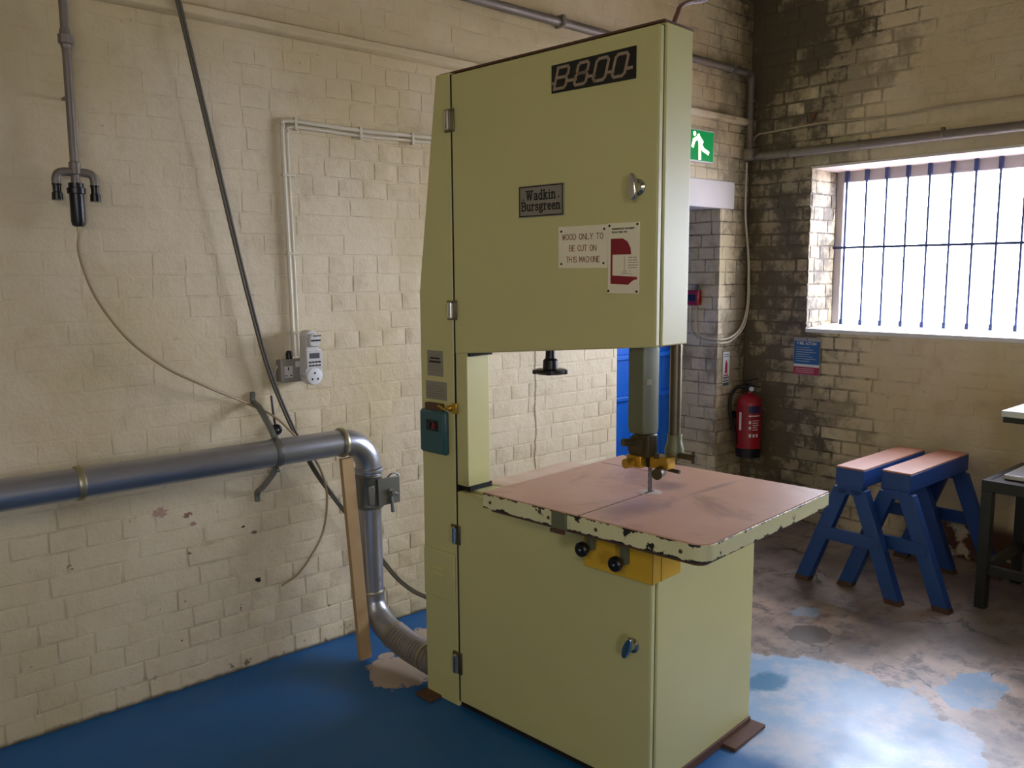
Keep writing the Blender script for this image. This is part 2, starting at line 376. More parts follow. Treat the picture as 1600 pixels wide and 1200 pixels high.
# stroke lettering, cell 4 wide x 6 high
def arc(cx, cy, rx, ry, a0, a1, n=8):
    return [(cx + rx * math.cos(math.radians(a0 + (a1 - a0) * i / n)), cy + ry * math.sin(math.radians(a0 + (a1 - a0) * i / n))) for i in range(n + 1)]
O_ = arc(2, 3, 2, 3, 0, 360, 14)
FONT = {
 'W': [[(0, 6), (1, 0), (2, 5), (3, 0), (4, 6)]], 'O': [O_], '0': [O_], 'D': [[(0, 0), (0, 6), (1.8, 6)] + arc(1.8, 3, 2.2, 3, 90, -90, 8) + [(0, 0)]],
 'N': [[(0, 0), (0, 6), (4, 0), (4, 6)]], 'L': [[(0, 6), (0, 0), (3.4, 0)]], 'Y': [[(0, 6), (2, 3), (4, 6)], [(2, 3), (2, 0)]],
 'T': [[(0, 6), (4, 6)], [(2, 6), (2, 0)]], 'B': [[(0, 0), (0, 6), (2.4, 6), (3.4, 5.4), (3.4, 3.8), (2.4, 3.2), (0, 3.2)], [(2.4, 3.2), (3.8, 2.5), (3.8, .8), (2.6, 0), (0, 0)]],
 'E': [[(3.4, 6), (0, 6), (0, 0), (3.4, 0)], [(0, 3.1), (2.8, 3.1)]], 'C': [arc(2.2, 3, 2.1, 3, 55, 305, 10)], 'U': [[(0, 6), (0, 2)] + arc(2, 2, 2, 2, 180, 360, 8) + [(4, 6)]],
 'H': [[(0, 0), (0, 6)], [(4, 0), (4, 6)], [(0, 3.1), (4, 3.1)]], 'I': [[(2, 0), (2, 6)]], 'S': [[(3.8, 5.2), (2.8, 6), (1, 6), (.2, 5.2), (.2, 3.9), (1, 3.2), (3, 2.8), (3.8, 2.1), (3.8, .8), (3, 0), (1, 0), (.1, .8)]],
 'M': [[(0, 0), (0, 6), (2, 2), (4, 6), (4, 0)]], 'A': [[(0, 0), (2, 6), (4, 0)], [(.8, 2.2), (3.2, 2.2)]], 'K': [[(0, 0), (0, 6)], [(3.6, 6), (0, 2.6)], [(1.2, 3.6), (3.8, 0)]],
 'R': [[(0, 0), (0, 6), (2.6, 6), (3.6, 5.2), (3.6, 3.8), (2.6, 3), (0, 3)], [(1.8, 3), (3.8, 0)]], 'G': [arc(2.2, 3, 2.1, 3, 55, 330, 10) + [(4, 2.8), (2.6, 2.8)]],
 'F': [[(3.4, 6), (0, 6), (0, 0)], [(0, 3.1), (2.8, 3.1)]], 'P': [[(0, 0), (0, 6), (2.6, 6), (3.6, 5.2), (3.6, 3.8), (2.6, 3), (0, 3)]], 'V': [[(0, 6), (2, 0), (4, 6)]],
 '1': [[(1, 5), (2, 6), (2, 0)]], '9': [arc(2, 4.2, 1.8, 1.8, 0, 360, 10), [(3.8, 4.2), (3, 0)]], '7': [[(0, 6), (4, 6), (1.4, 0)]], '4': [[(3, 0), (3, 6), (0, 2), (4, 2)]], ' ': [],
}
SERIF = {  # lower case with slab feet, x height 4
 'W': [[(.2, 6), (1.5, 0), (2.8, 5.6), (4.1, 0), (5.4, 6)], [(-.5, 6), (1, 6)], [(4.6, 6), (6, 6)], [(2.1, 5.9), (3.4, 5.9)]],
 'a': [[(.4, 3.4), (1.2, 4), (2.2, 4), (2.8, 3.3), (2.8, 0), (3.4, 0)], [(2.8, 2.4), (1.2, 2.2), (.3, 1.4), (.5, .4), (1.3, 0), (2.8, .8)]],
 'd': [arc(1.5, 2, 1.4, 2, 0, 360, 10), [(2.9, 6), (2.9, 0), (3.5, 0)], [(2.2, 6), (2.9, 6)]],
 'k': [[(.5, 0), (.5, 6)], [(-.2, 6), (.5, 6)], [(-.2, 0), (1.2, 0)], [(.5, 1.7), (2.6, 4)], [(1.9, 4), (3.3, 4)], [(1.4, 2.6), (2.9, 0)], [(2.3, 0), (3.5, 0)]],
 'i': [[(.7, 0), (.7, 4)], [(0, 4), (.7, 4)], [(0, 0), (1.4, 0)], [(.7, 5.4), (.7, 5.6)]],
 'n': [[(.6, 0), (.6, 4)], [(-.1, 4), (.6, 4)], [(-.1, 0), (1.2, 0)], [(.6, 3), (1.4, 4), (2.4, 4), (2.9, 3.3), (2.9, 0)], [(2.3, 0), (3.6, 0)]],
 'B': [[(.6, 0), (.6, 6)], [(-.2, 6), (2.6, 6), (3.5, 5.4), (3.5, 3.8), (2.6, 3.2), (.6, 3.2)], [(2.6, 3.2), (4, 2.6), (4, .7), (2.8, 0), (-.2, 0)]],
 'u': [[(.6, 4), (.6, .8), (1.2, 0), (2.2, 0), (2.9, .9)], [(-.1, 4), (.6, 4)], [(2.9, 4), (2.9, 0), (3.5, 0)], [(2.3, 4), (2.9, 4)]],
 'r': [[(.6, 0), (.6, 4)], [(-.1, 4), (.6, 4)], [(-.1, 0), (1.4, 0)], [(.6, 2.9), (1.5, 4), (2.4, 3.8)]],
 's': [[(2.5, 3.2), (2.2, 4), (.9, 4), (.3, 3.2), (.8, 2.3), (2.2, 1.9), (2.8, 1.1), (2.2, 0), (.7, 0), (.2, .9)]],
 'g': [arc(1.4, 2.7, 1.2, 1.3, 0, 360, 10), [(2.2, 3.8), (3.2, 4.1)], [(.8, 1.5), (.5, .8), (1, .2), (2.4, .1), (3, -.7), (2.2, -1.8), (.8, -1.8), (.1, -1), (.8, 0)]],
 'e': [[(.3, 2.1), (2.8, 2.1), (2.7, 3.2), (1.9, 4), (1, 3.9), (.3, 3), (.3, 1), (1.1, 0), (2.1, 0), (2.8, .8)]], '.': [[(.4, .3), (.6, .3)]], ' ': [],
}
def text_lines(txt, font, x0, y0, height, width, gap=1.2, wd=None):
    """fit txt to a width; returns polylines"""
    out = []; x = 0; adv = []
    for c in txt:
        gl = font[c]; w = max([p[0] for L in gl for p in L], default=2.4 if c == ' ' else 2)
        adv.append(x); x += w + gap
    tot = max(x - gap, 1e-6); sx = width / tot; sy = height / 6
    for c, a in zip(txt, adv):
        for L in font[c]: out.append([(x0 + (a + p[0]) * sx, y0 + p[1] * sy) for p in L])
    return out
def word_bars(x0, x1, y, rng):
    """a line of print too small to read"""
    out = []; x = x0
    while x < x1 - .002:
        w = rng.uniform(.004, .012); e = min(x + w, x1); out.append([(x, y), (e, y)]); x = e + .003
    return out

# ================================================================== THE ROOM
OPX0, OPX1, OPZ, REC = 3.418, 4.33, 1.875, .30       # doorway recess in the left wall
FACE = .006                                           # mortar lies this far behind the brick faces

def struct(name, gm, m, parent=None, **k):
    o = gm.build(name, m, parent, **k)
    if parent is None: o['kind'] = 'structure'
    return o

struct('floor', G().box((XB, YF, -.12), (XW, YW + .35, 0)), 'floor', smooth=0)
struct('ceiling', G().box((XB - .3, YF - .3, ZC), (XW + .45, YW + .5, ZC + .15)), 'ceiling', smooth=0)
yb = YW + FACE
wl = G()
wl.box((XB - .3, yb, -.12), (OPX0, yb + .5, ZC)); wl.box((OPX1 + FACE, yb, -.12), (XW + .45, yb + .5, ZC))
wl.box((OPX0, yb, OPZ + .16), (OPX1 + FACE, yb + .5, ZC)); wl.box((OPX0, YW + REC + .05, -.12), (OPX1 + FACE, yb + .5, OPZ + .16))
wall_left = struct('wall_left', wl, 'wall_mortar', smooth=0)
xb = XW + FACE
wr = G()
def holes(gm, axis, c0, c1, lo, hi, wins, z0, z1):
    """wall slab with window holes; axis 0: slab thick in X, runs in Y; axis 1: thick in Y, runs in X"""
    cur = lo
    def bx(a, b, p, q):
        gm.box((c0, a, p), (c1, b, q)) if axis == 0 else gm.box((a, c0, p), (b, c1, q))
    for (a, b, p, q) in sorted(wins):
        bx(cur, a, z0, z1); bx(a, b, z0, p); bx(a, b, q, z1); cur = b
    bx(cur, hi, z0, z1)
holes(wr, 0, xb, XW + .45, YF - .3, yb, [WIN], -.12, ZC)
wall_right = struct('wall_right', wr, 'rwall_mortar', smooth=0)
wb = G(); holes(wb, 0, XB - .3, XB, YF - .3, yb, [], -.12, ZC); struct('wall_back', wb, 'plain_wall', smooth=0)
wf = G(); holes(wf, 1, YF - .3, YF, XB, XW, [FILL_WIN], -.12, ZC); struct('wall_front', wf, 'plain_wall', smooth=0)

# ---- bricks -----------------------------------------------------------------
rb = random.Random(3)
BR = []
for k in range(8):
    j = lambda a: rb.uniform(-a, a)
    base = [(-.5, -.5), (0, -.5), (.5, -.5), (.5, 0), (.5, .5), (0, .5), (-.5, .5), (-.5, 0)]
    ring = lambda ix, iz, a: [((x * (1 - 2 * ix)) + j(a), z * (1 - 2 * iz) + j(a * 2)) for x, z in base]
    vs = [(x, .3, z) for x, z in ring(0, 0, .012)] + [(x, -.75 + j(.12), z) for x, z in ring(.010, .030, .012)] + [(x, -1 + j(.22), z) for x, z in ring(.035, .105, .024)]
    fs = [(r * 8 + i, r * 8 + (i + 1) % 8, r * 8 + 8 + (i + 1) % 8, r * 8 + 8 + i) for r in (0, 1) for i in range(8)] + [tuple(range(16, 24))]
    BR.append((vs, fs))
BMESH = {}
def brick_mesh(k, m):
    if (k, m) not in BMESH:
        me = bpy.data.meshes.new('brick'); me.from_pydata(BR[k][0], [], BR[k][1]); me.materials.append(M[m])
        me.polygons.foreach_set('use_smooth', [True] * len(me.polygons)); BMESH[(k, m)] = me
        sh = me.attributes.new('sharp_edge', 'BOOLEAN', 'EDGE')
        for e in me.edges: sh.data[e.index].value = all(8 <= i < 16 for i in e.vertices)
    return BMESH[(k, m)]

def courses(a0, a1, z0, z1, skip, rng, first=0, gap=(.003, .008)):
    """bricks (a, z, w, h) laid in courses of 75 mm along a, leaving out holes (a0, a1, z0, z1); bricks are cut at hole edges"""
    out = []; i = int(math.floor(z0 / .075))
    while i * .075 < z1 - .02:
        zb, zt = max(i * .075, z0), min(i * .075 + .075, z1)
        hdr = (i + first) % 4 == 0 or rng.random() < .16
        pitch = .1125 if hdr else .225
        a = math.floor(a0 / .225) * .225 - (.1125 if (i + first) % 2 else .0562 if hdr else 0) + rng.uniform(-.045, .03)
        while a < a1:
            p = pitch
            if not hdr and rng.random() < .22: p = .1125
            segs = [(max(a, a0), min(a + p, a1), zb, zt)]; a += p
            for (h0, h1, hz0, hz1) in skip:
                ns = []
                for s0, s1, b0, b1 in segs:
                    if s1 <= h0 or s0 >= h1 or b1 <= hz0 or b0 >= hz1: ns.append((s0, s1, b0, b1)); continue
                    if s0 < h0: ns.append((s0, h0, b0, b1))
                    if s1 > h1: ns.append((h1, s1, b0, b1))
                    c0, c1 = max(s0, h0), min(s1, h1)
                    if b0 < hz0: ns.append((c0, c1, b0, hz0))
                    if b1 > hz1: ns.append((c0, c1, hz1, b1))
                segs = ns
            for s0, s1, b0, b1 in segs:
                if s1 - s0 > .025 and b1 - b0 > .014: out.append(((s0 + s1) / 2, (b0 + b1) / 2, s1 - s0 - rng.uniform(*gap), b1 - b0 - rng.uniform(*gap)))
        i += 1
    return out

def lay(parent, bricks, place, rot, depth, m, limit, hidden, label_stuff='brick_courses'):
    """the largest visible bricks become objects of their own, the rest one joined part"""
    inst = []
    for (a, z, w, h) in bricks:
        p = place(a, z); px, py, d = project(p)
        vis = d > 0 and -30 < px < 1630 and -30 < py < 1230 and not hidden(px, py)
        inst.append((w * h / (d * d) if vis else -1, p, w, h, z, a))
    inst.sort(key=lambda t: -t[0])
    gm = G(); R = Matrix.Rotation(rot, 3, 'Z'); rest = 0
    for n, (s, p, w, h, z, a) in enumerate(inst):
        k = rb.randrange(8); d = depth(a, z) * rb.choice((.25, .5, .75, 1.0, 1.0, 1.15)); tilt = rb.uniform(-.012, .012)
        if n < limit and s > 0:
            o = bpy.data.objects.new('brick', brick_mesh(k, m)); COL.objects.link(o); o.parent = parent
            o.location = p; o.scale = (w, d, h); o.rotation_euler = (0, tilt, rot)
        else:
            gm.add([Vector(p) + R @ Vector((v[0] * w, v[1] * d, v[2] * h)) for v in BR[k][0]], BR[k][1]); rest += 1
    if rest:
        o = gm.build(label_stuff, m, parent, smooth=24); o['kind'] = 'stuff'

# saw silhouette in the picture, only used to rank which bricks count as visible
def hid(px, py): return 655 < px < 1080 and 30 < py < 540 or 655 < px < 765 and py >= 540 or 765 <= px < 1180 and py > 735
LINT = (3.25, 4.46, OPZ, OPZ + .16)
def depth_left(x, z):
    smoothp = max(0, min(1, (1.9 - x) / 1.2)) * max(0, min(1, (z - .55) / .5))       # the paint is thickest high up at the left
    return .0021 - .0010 * smoothp + .0010 * max(0, min(1, (.95 - z) / .3)) * (x < 2)
LB = courses(-.7, XW, 0, 2.372, [(OPX0, OPX1, 0, OPZ), LINT], rb) + courses(-.7, XW, 2.418, 3.3, [], rb, 1)
lay(wall_left, LB, lambda a, z: (a, yb, z), 0, depth_left, 'wall', 300, hid)
# reveal of the doorway (faces -X) and of the window (faces -Y)
for (a, z, w, h) in courses(YW + .004, YW + REC, 0, OPZ, [], rb):
    o = bpy.data.objects.new('brick', brick_mesh(rb.randrange(8), 'wall')); COL.objects.link(o); o.parent = wall_left
    o.location = (OPX1 + FACE, a, z); o.scale = (w, .006, h); o.rotation_euler = (0, 0, -math.pi / 2)
struct('lintel', G().box((3.25, YW - .004, OPZ), (4.46, YW + REC + .05, OPZ + .16)), 'plaster', wall_left, bevel=.006)

RBk = courses(-.4, YW - .002, 0, 3.3, [WIN], rb, 2, (.007, .013))
def depth_right(y, z): return .0050 if y > 2.15 else .0018
lay(wall_right, RBk, lambda a, z: (xb, a, z), -math.pi / 2, depth_right, 'rwall', 300, lambda px, py: px < 1165 or 1300 < px and py > 700 and px < 1560)
for (a, z, w, h) in courses(XW + .004, XW + .30, WIN[2] + .005, WIN[3], [], rb):
    o = bpy.data.objects.new('brick', brick_mesh(rb.randrange(8), 'wall')); COL.objects.link(o); o.parent = wall_right
    o.location = (a, WIN[1] + .003, z); o.scale = (w, .008, h)

# ledge along the left wall, low plinth of the wall beside the doorway
struct('trim_1', G().prism([(0, 0), (.034, .003), (.044, .010), (.044, .036), (.036, .040), (0, .040)], (XB, yb, 2.370), (0, -1, 0), (0, 0, 1), (XW - XB, 0, 0)), 'wall', bevel=.003)

struct('dirt_line', G().box((XB, yb - .009, 2.411), (XW, yb, 2.418)), 'dirt', wall_left)
# ---- window -----------------------------------------------------------------
y0, y1, z0, z1 = WIN
win = tag(bpy.data.objects.new('window_1', None), kind='structure'); COL.objects.link(win); win.location = (XW, (y0 + y1) / 2, z0); win['_w'] = 1
G().prism([(.002, -.02), (.37, -.02), (.37, .022), (.31, .020), (.002, .002)], (XW, y0, z0), (1, 0, 0), (0, 0, 1), (0, y1 - y0, 0)).build('window_sill', 'white', win, bevel=.002)
fx = XW + .31
f = G(); f.box((fx, y1 - .045, z0), (fx + .06, y1 + .002, z1)); f.box((fx, y0, z0), (fx + .06, y0 + .045, z1)); f.box((fx, y0 + .045, z1 - .075), (fx + .06, y1 - .045, z1)); f.box((fx, y0 + .045, z0), (fx + .06, y1 - .045, z0 + .012))
f.build('window_frame', 'frame', win, bevel=.004)
G().box((fx + .03, y0 + .045, z0 + .012), (fx + .034, y1 - .045, z1 - .075)).build('pane', 'glass', win, smooth=0)
bx_ = XW + .285
G().box((XW + .001, y0, z1 - .012), (fx + .06, y1, z1 + .001)).build('soffit', 'plaster', win)
yy = 2.504
while yy > y0 + .03:
    bb = G(); bb.cyl((bx_, yy, z0), (bx_, yy, z1), .0068, 8); bb.box((bx_ - .009, yy - .009, z0), (bx_ + .009, yy + .009, z0 + .05)); bb.box((bx_ - .010, yy - .010, z1 - .075), (bx_ + .010, yy + .010, z1))
    bb.build('bar', 'bar', win); yy -= .1193
G().box((bx_ - .004, y0, 1.634), (bx_ + .004, y1, 1.648)).build('cross_bar', 'bar', win)
# what stands outside: sloping brick sill and the pale yard
tag(G().prism([(0, 0), (.40, 0), (.40, .0), (0, .065)], (XW + .46, y0 - .3, z0 - .05), (1, 0, 0), (0, 0, 1), (0, y1 - y0 + .6, 0)).build('outer_sill', 'redbrick', bevel=.004), kind='structure')
tag(G().box((XW + .46, -14, -.3), (40, 18, -.12)).build('ground', 'yard', smooth=0), kind='structure')
tag(G().box((-30, -30, -.32), (XW + .46, 30, -.3)).build('ground', 'yard', smooth=0), kind='structure')
t = thing('metal_post', 'bright blue steel post outside the barred window', 'post', (XW + 1.2, 1.70, -.12))
G().box((XW + 1.2, 1.56, -.12), (XW + 1.3, 1.80, 1.95)).build('upright', 'blue_paint', t, bevel=.01)
G().box((XW + 1.17, 1.53, 1.95), (XW + 1.33, 1.83, 1.98)).build('cap', 'blue_paint', t, bevel=.005)

# ---- blue door in the recess ---------------------------------------------------
dy = YW + REC
door = tag(bpy.data.objects.new('door_1', None), kind='structure'); COL.objects.link(door); door.location = (OPX0, dy, 0); door['_w'] = 1
xa = OPX0 + .004
npl = 6; wpl = (OPX1 - .004 - xa) / npl
for i in range(npl): G().box((xa + i * wpl + .002, dy, .01), (xa + (i + 1) * wpl - .002, dy + .03, OPZ - .01)).build('plank', 'blue_paint', door, bevel=.004)
for zz in (.25, .74, .985, 1.6): G().prism([(0, 0), (.028, .006), (.028, .03), (0, .04)], (xa, dy, zz), (0, -1, 0), (0, 0, 1), (OPX1 - .004 - xa, 0, 0)).build('ledge', 'blue_paint', door, bevel=.003)

# ================================================================== BAND SAW
MROT = math.radians(4.5756)
saw = bpy.data.objects.new('band_saw', None); COL.objects.link(saw); saw.location = (1.774, 1.418, 0); saw.rotation_euler = (0, 0, MROT)
tag(saw, 'tall cream green floor-standing band saw with brown table', 'band saw')
# local axes: x = depth behind the doors, y = towards the hinges, z = up
HV = .787
def zbot(v): return 1.303 - (v / .79) * .065
col = G().prism([(.794, .0), (.962, .0), (.962, 1.44), (.86, 2.134), (.794, 2.134)], (0, 0, 0), (0, 1, 0), (0, 0, 1), (.155, 0, 0))
col.build('column', 'cream', saw, bevel=.004)
G().box((.004, .736, .795), (.108, .7935, 1.246)).build('neck', 'cream', saw, bevel=.003)
G().box((.010, .728, 1.232), (.115, .79, 1.25)).build('neck_gap', 'dark', saw)
G().box((.014, .735, .778), (.115, .79, .797)).build('neck_foot_gap', 'dark', saw)
G().prism([(.0, zbot(0)), (.7935, zbot(.7935)), (.7935, 2.136), (0, 2.136)], (.029, 0, 0), (0, 1, 0), (0, 0, 1), (.126, 0, 0)).build('wheel_case', 'cream', saw, bevel=.004)
G().prism([(.006, zbot(0) + .008), (.786, zbot(.786) + .010), (.786, 2.128), (.006, 2.128)], (.018, 0, 0), (0, 1, 0), (0, 0, 1), (.016, 0, 0)).build('door_gap_fill', 'dark', saw)  # dark slab filling the gap between upper door and case
ud = G().prism([(.001, zbot(0)), (HV, zbot(HV)), (HV, 2.126), (.001, 2.126)], (0, 0, 0), (0, 1, 0), (0, 0, 1), (.022, 0, 0)).build('upper_door', 'cream', saw, bevel=.005)
G().box((.018, -.0005, 2.134), (.156, .86, 2.140)).build('top_plate', 'rust', saw)
G().box((.029, 0, .012), (.585, .7935, .78)).build('cabinet', 'cream', saw, bevel=.004)
G().box((.018, .006, .030), (.034, .786, .77)).build('door_gap_fill', 'dark', saw)  # dark slab filling the gap between lower door and cabinet
ld = G().box((0, .001, .022), (.022, HV, .774)).build('lower_door', 'cream', saw, bevel=.005)
G().box((.012, .004, 0), (.575, .955, .02)).build('plinth', 'dark', saw)
# sawdust lying on the cabinet top behind the neck
rs = random.Random(5); vs = []; fs = []; NX, NY = 14, 10
for i in range(NX + 1):
    for j in range(NY + 1):
        u = .125 + .455 * i / NX; v = .30 + .487 * j / NY; e = min(i, NX - i, j, NY - j)
        vs.append((u, v, .7805 + (rs.uniform(.002, .009) if e else .0005)))
for i in range(NX):
    for j in range(NY): fs.append((i * (NY + 1) + j, (i + 1) * (NY + 1) + j, (i + 1) * (NY + 1) + j + 1, i * (NY + 1) + j + 1))
o = G().add(vs, fs).build('sawdust', 'sawdust', saw, smooth=80); tag(o, 'pale sawdust lying on the cabinet top', kind='stuff')

G().box((.003, .7865, .022), (.030, .7945, 2.126)).build('hinge_gap_shade', 'dark', saw)  # solid dark strip painting the shade between doors and column
# hinges
for zc, hh in ((1.985, .072), (1.382, .064), (.622, .068), (.163, .078)):
    h = G().box((-.006, .772, zc - hh / 2), (.001, .816, zc + hh / 2)).build('hinge', 'steel', saw, bevel=.002)
    G().lathe((-.010, .7945, zc - hh / 2 + .004), (0, 0, 1), [(0, .005), (.004, .011), (hh - .012, .011), (hh - .008, .005)], 14).build('hinge_pin', 'chrome', h)

# turn handles of the two doors
def turn_handle(v, z, ang):
    h = G().lathe((.001, v, z), (-1, 0, 0), [(0, .022), (.006, .022), (.010, .014), (.022, .012)], 22).build('door_handle', 'chrome', saw)
    c, s_ = math.cos(ang), math.sin(ang); pts = []
    for i in range(20):
        th = 2 * math.pi * i / 20; a = .036 * math.cos(th); b = .0135 * math.sin(th); pts.append((a * c - b * s_, a * s_ + b * c))
    G().prism(pts, (-.022, v, z), (0, 0, 1), (0, 1, 0), (-.013, 0, 0)).build('grip', 'chrome', h, bevel=.004)
turn_handle(.060, 1.723, .08)
turn_handle(.060, .456, -.35)

def on_front(v, z, u=-.0005): return (u, v, z)          # lettering frame on the door: text runs towards -y
EX, EY = (0, -1, 0), (0, 0, 1)
# model badge
bd = G().prism([(0, 0), (.29, -.003), (.29, .079), (0, .076)], on_front(.362, 2.005), EX, EY, (-.003, 0, 0)).build('model_badge', 'ink', saw); tag(bd, 'black model badge with tan italic lettering')
def rr(x, y, w, h, c):   # rounded box outline
    return [(x + c, y), (x + w - c, y), (x + w, y + c), (x + w, y + h - c), (x + w - c, y + h), (x + c, y + h), (x, y + h - c), (x, y + c), (x + c, y)]
L = []
gw, gh = .041, .056
def it(lines, x): return [[(x + a + b * .28, .010 + b) for a, b in l] for l in lines]
L += it([[(0, 0), (0, gh), (gw * .85, gh), (gw, gh * .88), (gw, gh * .66), (gw * .86, gh * .52), (0, gh * .52)], [(gw * .86, gh * .52), (gw, gh * .40), (gw, gh * .12), (gw * .85, 0), (0, 0)]], .010)
L += it([rr(.002, gh * .52, gw - .004, gh * .48, .006), rr(0, 0, gw, gh * .52, .006)], .082)
L += it([rr(0, 0, gw, gh, .007)], .148) + it([rr(0, 0, gw, gh, .007)], .212)
L += [[(.005, .026), (.016, .026)], [(.058, .026), (.090, .026)], [(.130, .026), (.155, .026)], [(.196, .026), (.219, .026)], [(.260, .026), (.278, .026)]]
G().strokes(L, .0078, (-.003, .362, 2.005), EX, EY, .0012).build('lettering', 'tan', bd, smooth=0)
# maker's plate
mp = G().box((-.004, .316, 1.664), (0, .491, 1.756)).build('maker_plate', 'plate_grey', saw, bevel=.001); tag(mp, "grey metal maker's plate with black lettering")
fr = [[(.004, .004), (.171, .004), (.171, .088), (.004, .088), (.004, .004)]]
G().strokes(fr, .003, (-.004, .491, 1.664), EX, EY, .0006).build('border', 'ink', mp, smooth=0)
G().strokes(text_lines('Wadkin', SERIF, .032, .050, .026, .112) + [[(.0175, .0515), (.0205, .0515)], [(.1545, .0535), (.1575, .0535)]], .0036, (-.004, .491, 1.664), EX, EY, .0008).build('lettering', 'ink', mp, smooth=0)
G().strokes(text_lines('Bursgreen', SERIF, .012, .020, .024, .150), .0036, (-.004, .491, 1.664), EX, EY, .0008).build('lettering', 'ink', mp, smooth=0)
# wood only sign
sg = G().box((-.003, .159, 1.514), (0, .337, 1.632)).build('instruction_sign', 'plate', saw, bevel=.0008); tag(sg, 'cream sign engraved with wood only instruction')
for txt, x, z, w in (('WOOD ONLY TO', .016, .080, .146), ('BE CUT ON', .042, .048, .096), ('THIS MACHINE', .030, .0165, .120)):
    G().strokes(text_lines(txt, FONT, x, z, .0155, w, 1.3), .0019, (-.003, .337, 1.514), EX, EY, .0005).build('lettering', 'redtext', sg, smooth=0)
for v, z in ((.325, 1.618), (.171, 1.620), (.325, 1.526), (.173, 1.527)): G().lathe((-.003, v, z), (-1, 0, 0), [(0, .0034), (.0014, .0028)], 10).build('screw', 'ink', sg)
# red and white regulations plate
rp = G().box((-.003, .054, 1.444), (0, .158, 1.634)).build('regulations_plate', 'plate', saw, bevel=.0008); tag(rp, 'cream plate printed with a maroon band saw outline')
o_ = (-.003, .158, 1.444)
G().strokes(text_lines('WOODWORKING MACHINERY', FONT, .014, .172, .0042, .074, 1.4), .0009, o_, EX, EY, .0004).build('lettering', 'ink', rp, smooth=0)
G().strokes(text_lines('REGULATIONS 1974', FONT, .014, .163, .0042, .050, 1.4), .0009, o_, EX, EY, .0004).build('lettering', 'ink', rp, smooth=0)
G().prism([(.010, .026), (.010, .148), (.050, .148), (.066, .139), (.076, .122), (.078, .105), (.016, .105), (.016, .049), (.098, .045), (.098, .038), (.088, .037), (.078, .031), (.070, .024)], o_, EX, EY, (-.0004, 0, 0)).build('band_saw_outline', 'redprint', rp, smooth=0)
rng = random.Random(2); wl_ = []
for k in range(5): wl_ += word_bars(.070, .099, .097 - k * .0068, rng)
G().strokes(wl_, .0016, o_, EX, EY, .0004).build('small_print', 'greyink', rp, smooth=0)
G().strokes([[(.044, .0545), (.080, .0535)], [(.054, .055), (.054, .062), (.060, .062), (.060, .055)], [(.074, .061), (.078, .061)], [(.056, .066), (.056, .100)]], .0009, o_, EX, EY, .0004).build('diagram', 'greyink', rp, smooth=0)
for v, z in ((.153, 1.627), (.061, 1.628), (.155, 1.451), (.061, 1.450)): G().lathe((-.003, v, z), (-1, 0, 0), [(0, .0036), (.0014, .003)], 10).build('screw', 'ink', rp)

# plates and starter on the column
def small_plate(v0, v1, za, zb_, name, heavy):
    p = G().box((-.002, v0, za), (0, v1, zb_)).build(name, 'plate_grey', saw, bevel=.0006); w, h = v1 - v0, zb_ - za; ln = []
    k = 0; y = h - .016
    while y > .012: ln += word_bars(.008, w - .008, y, rng); y -= .0085
    G().strokes(ln, .0014, (-.002, v1, za), EX, EY, .0004).build('small_print', 'greyink', p, smooth=0)
    if heavy: G().strokes(word_bars(.018, w - .018, h * .70, rng) + word_bars(.012, w - .012, h * .56, rng), .006, (-.002, v1, za), EX, EY, .0006).build('small_print', 'ink', p, smooth=0)
    return p
small_plate(.846, .926, 1.157, 1.244, 'notice_plate', True)
small_plate(.830, .935, 1.077, 1.139, 'instruction_plate', False)
sb = G().box((-.020, .819, .892), (0, .950, 1.043)).build('starter_box', 'teal', saw, bevel=.009); tag(sb, 'teal metal starter box with red stop button')
G().box((-.0235, .826, .899), (-.019, .944, 1.036)).build('cover', 'teal', sb, bevel=.004)
G().box((-.025, .850, .972), (-.023, .912, 1.010)).build('button_recess', 'black', sb, bevel=.001)
G().lathe((-.025, .866, .991), (-1, 0, 0), [(0, .011), (.006, .011), (.008, .008)], 16).build('stop_button', 'red', sb)
G().lathe((-.025, .893, .991), (-1, 0, 0), [(0, .009), (.003, .009), (.004, .007)], 16).build('start_button', 'black', sb)
G().box((-.018, .842, 1.041), (0, .925, 1.066)).build('cable_entry', 'rust', saw, bevel=.003)
lt = G().box((-.008, .776, 1.038), (0, .800, 1.074)).build('door_catch', 'brass', saw, bevel=.002)
G().tube([(-.010, .872, 1.054), (-.016, .850, 1.060), (-.014, .830, 1.050), (-.014, .812, 1.058), (-.012, .797, 1.056)], .0045, 8, 5).build('link', 'brass', lt)
G().lathe((-.006, .805, 1.056), (-1, 0, 0), [(0, .010), (.008, .010), (.012, .006)], 14).build('knuckle', 'brass', lt)
vp = G().box((-.008, .800, .376), (0, .957, .548)).build('vent_cover', 'cream', saw, bevel=.003)
for zz in (.458, .480): G().prism([(0, 0), (.010, .004), (0, .012)], (-.008, .848, zz), (-1, 0, 0), (0, 0, 1), (0, .058, 0)).build('louvre', 'cream', vp, bevel=.001)
G().box((-.052, .885, 0), (.03, .968, .011)).build('foot_plate', 'rust', saw, bevel=.002)
G().lathe((-.028, .925, .011), (0, 0, 1), [(0, .010), (.010, .010), (.011, .006)], 6).build('foot_bolt', 'rust', saw)
G().box((.40, -.052, 0), (.60, .01, .012)).build('foot_plate', 'rust', saw, bevel=.002)
G().box((.02, -.006, .0), (.585, .004, .03)).build('base_rail', 'rust', saw, bevel=.002)
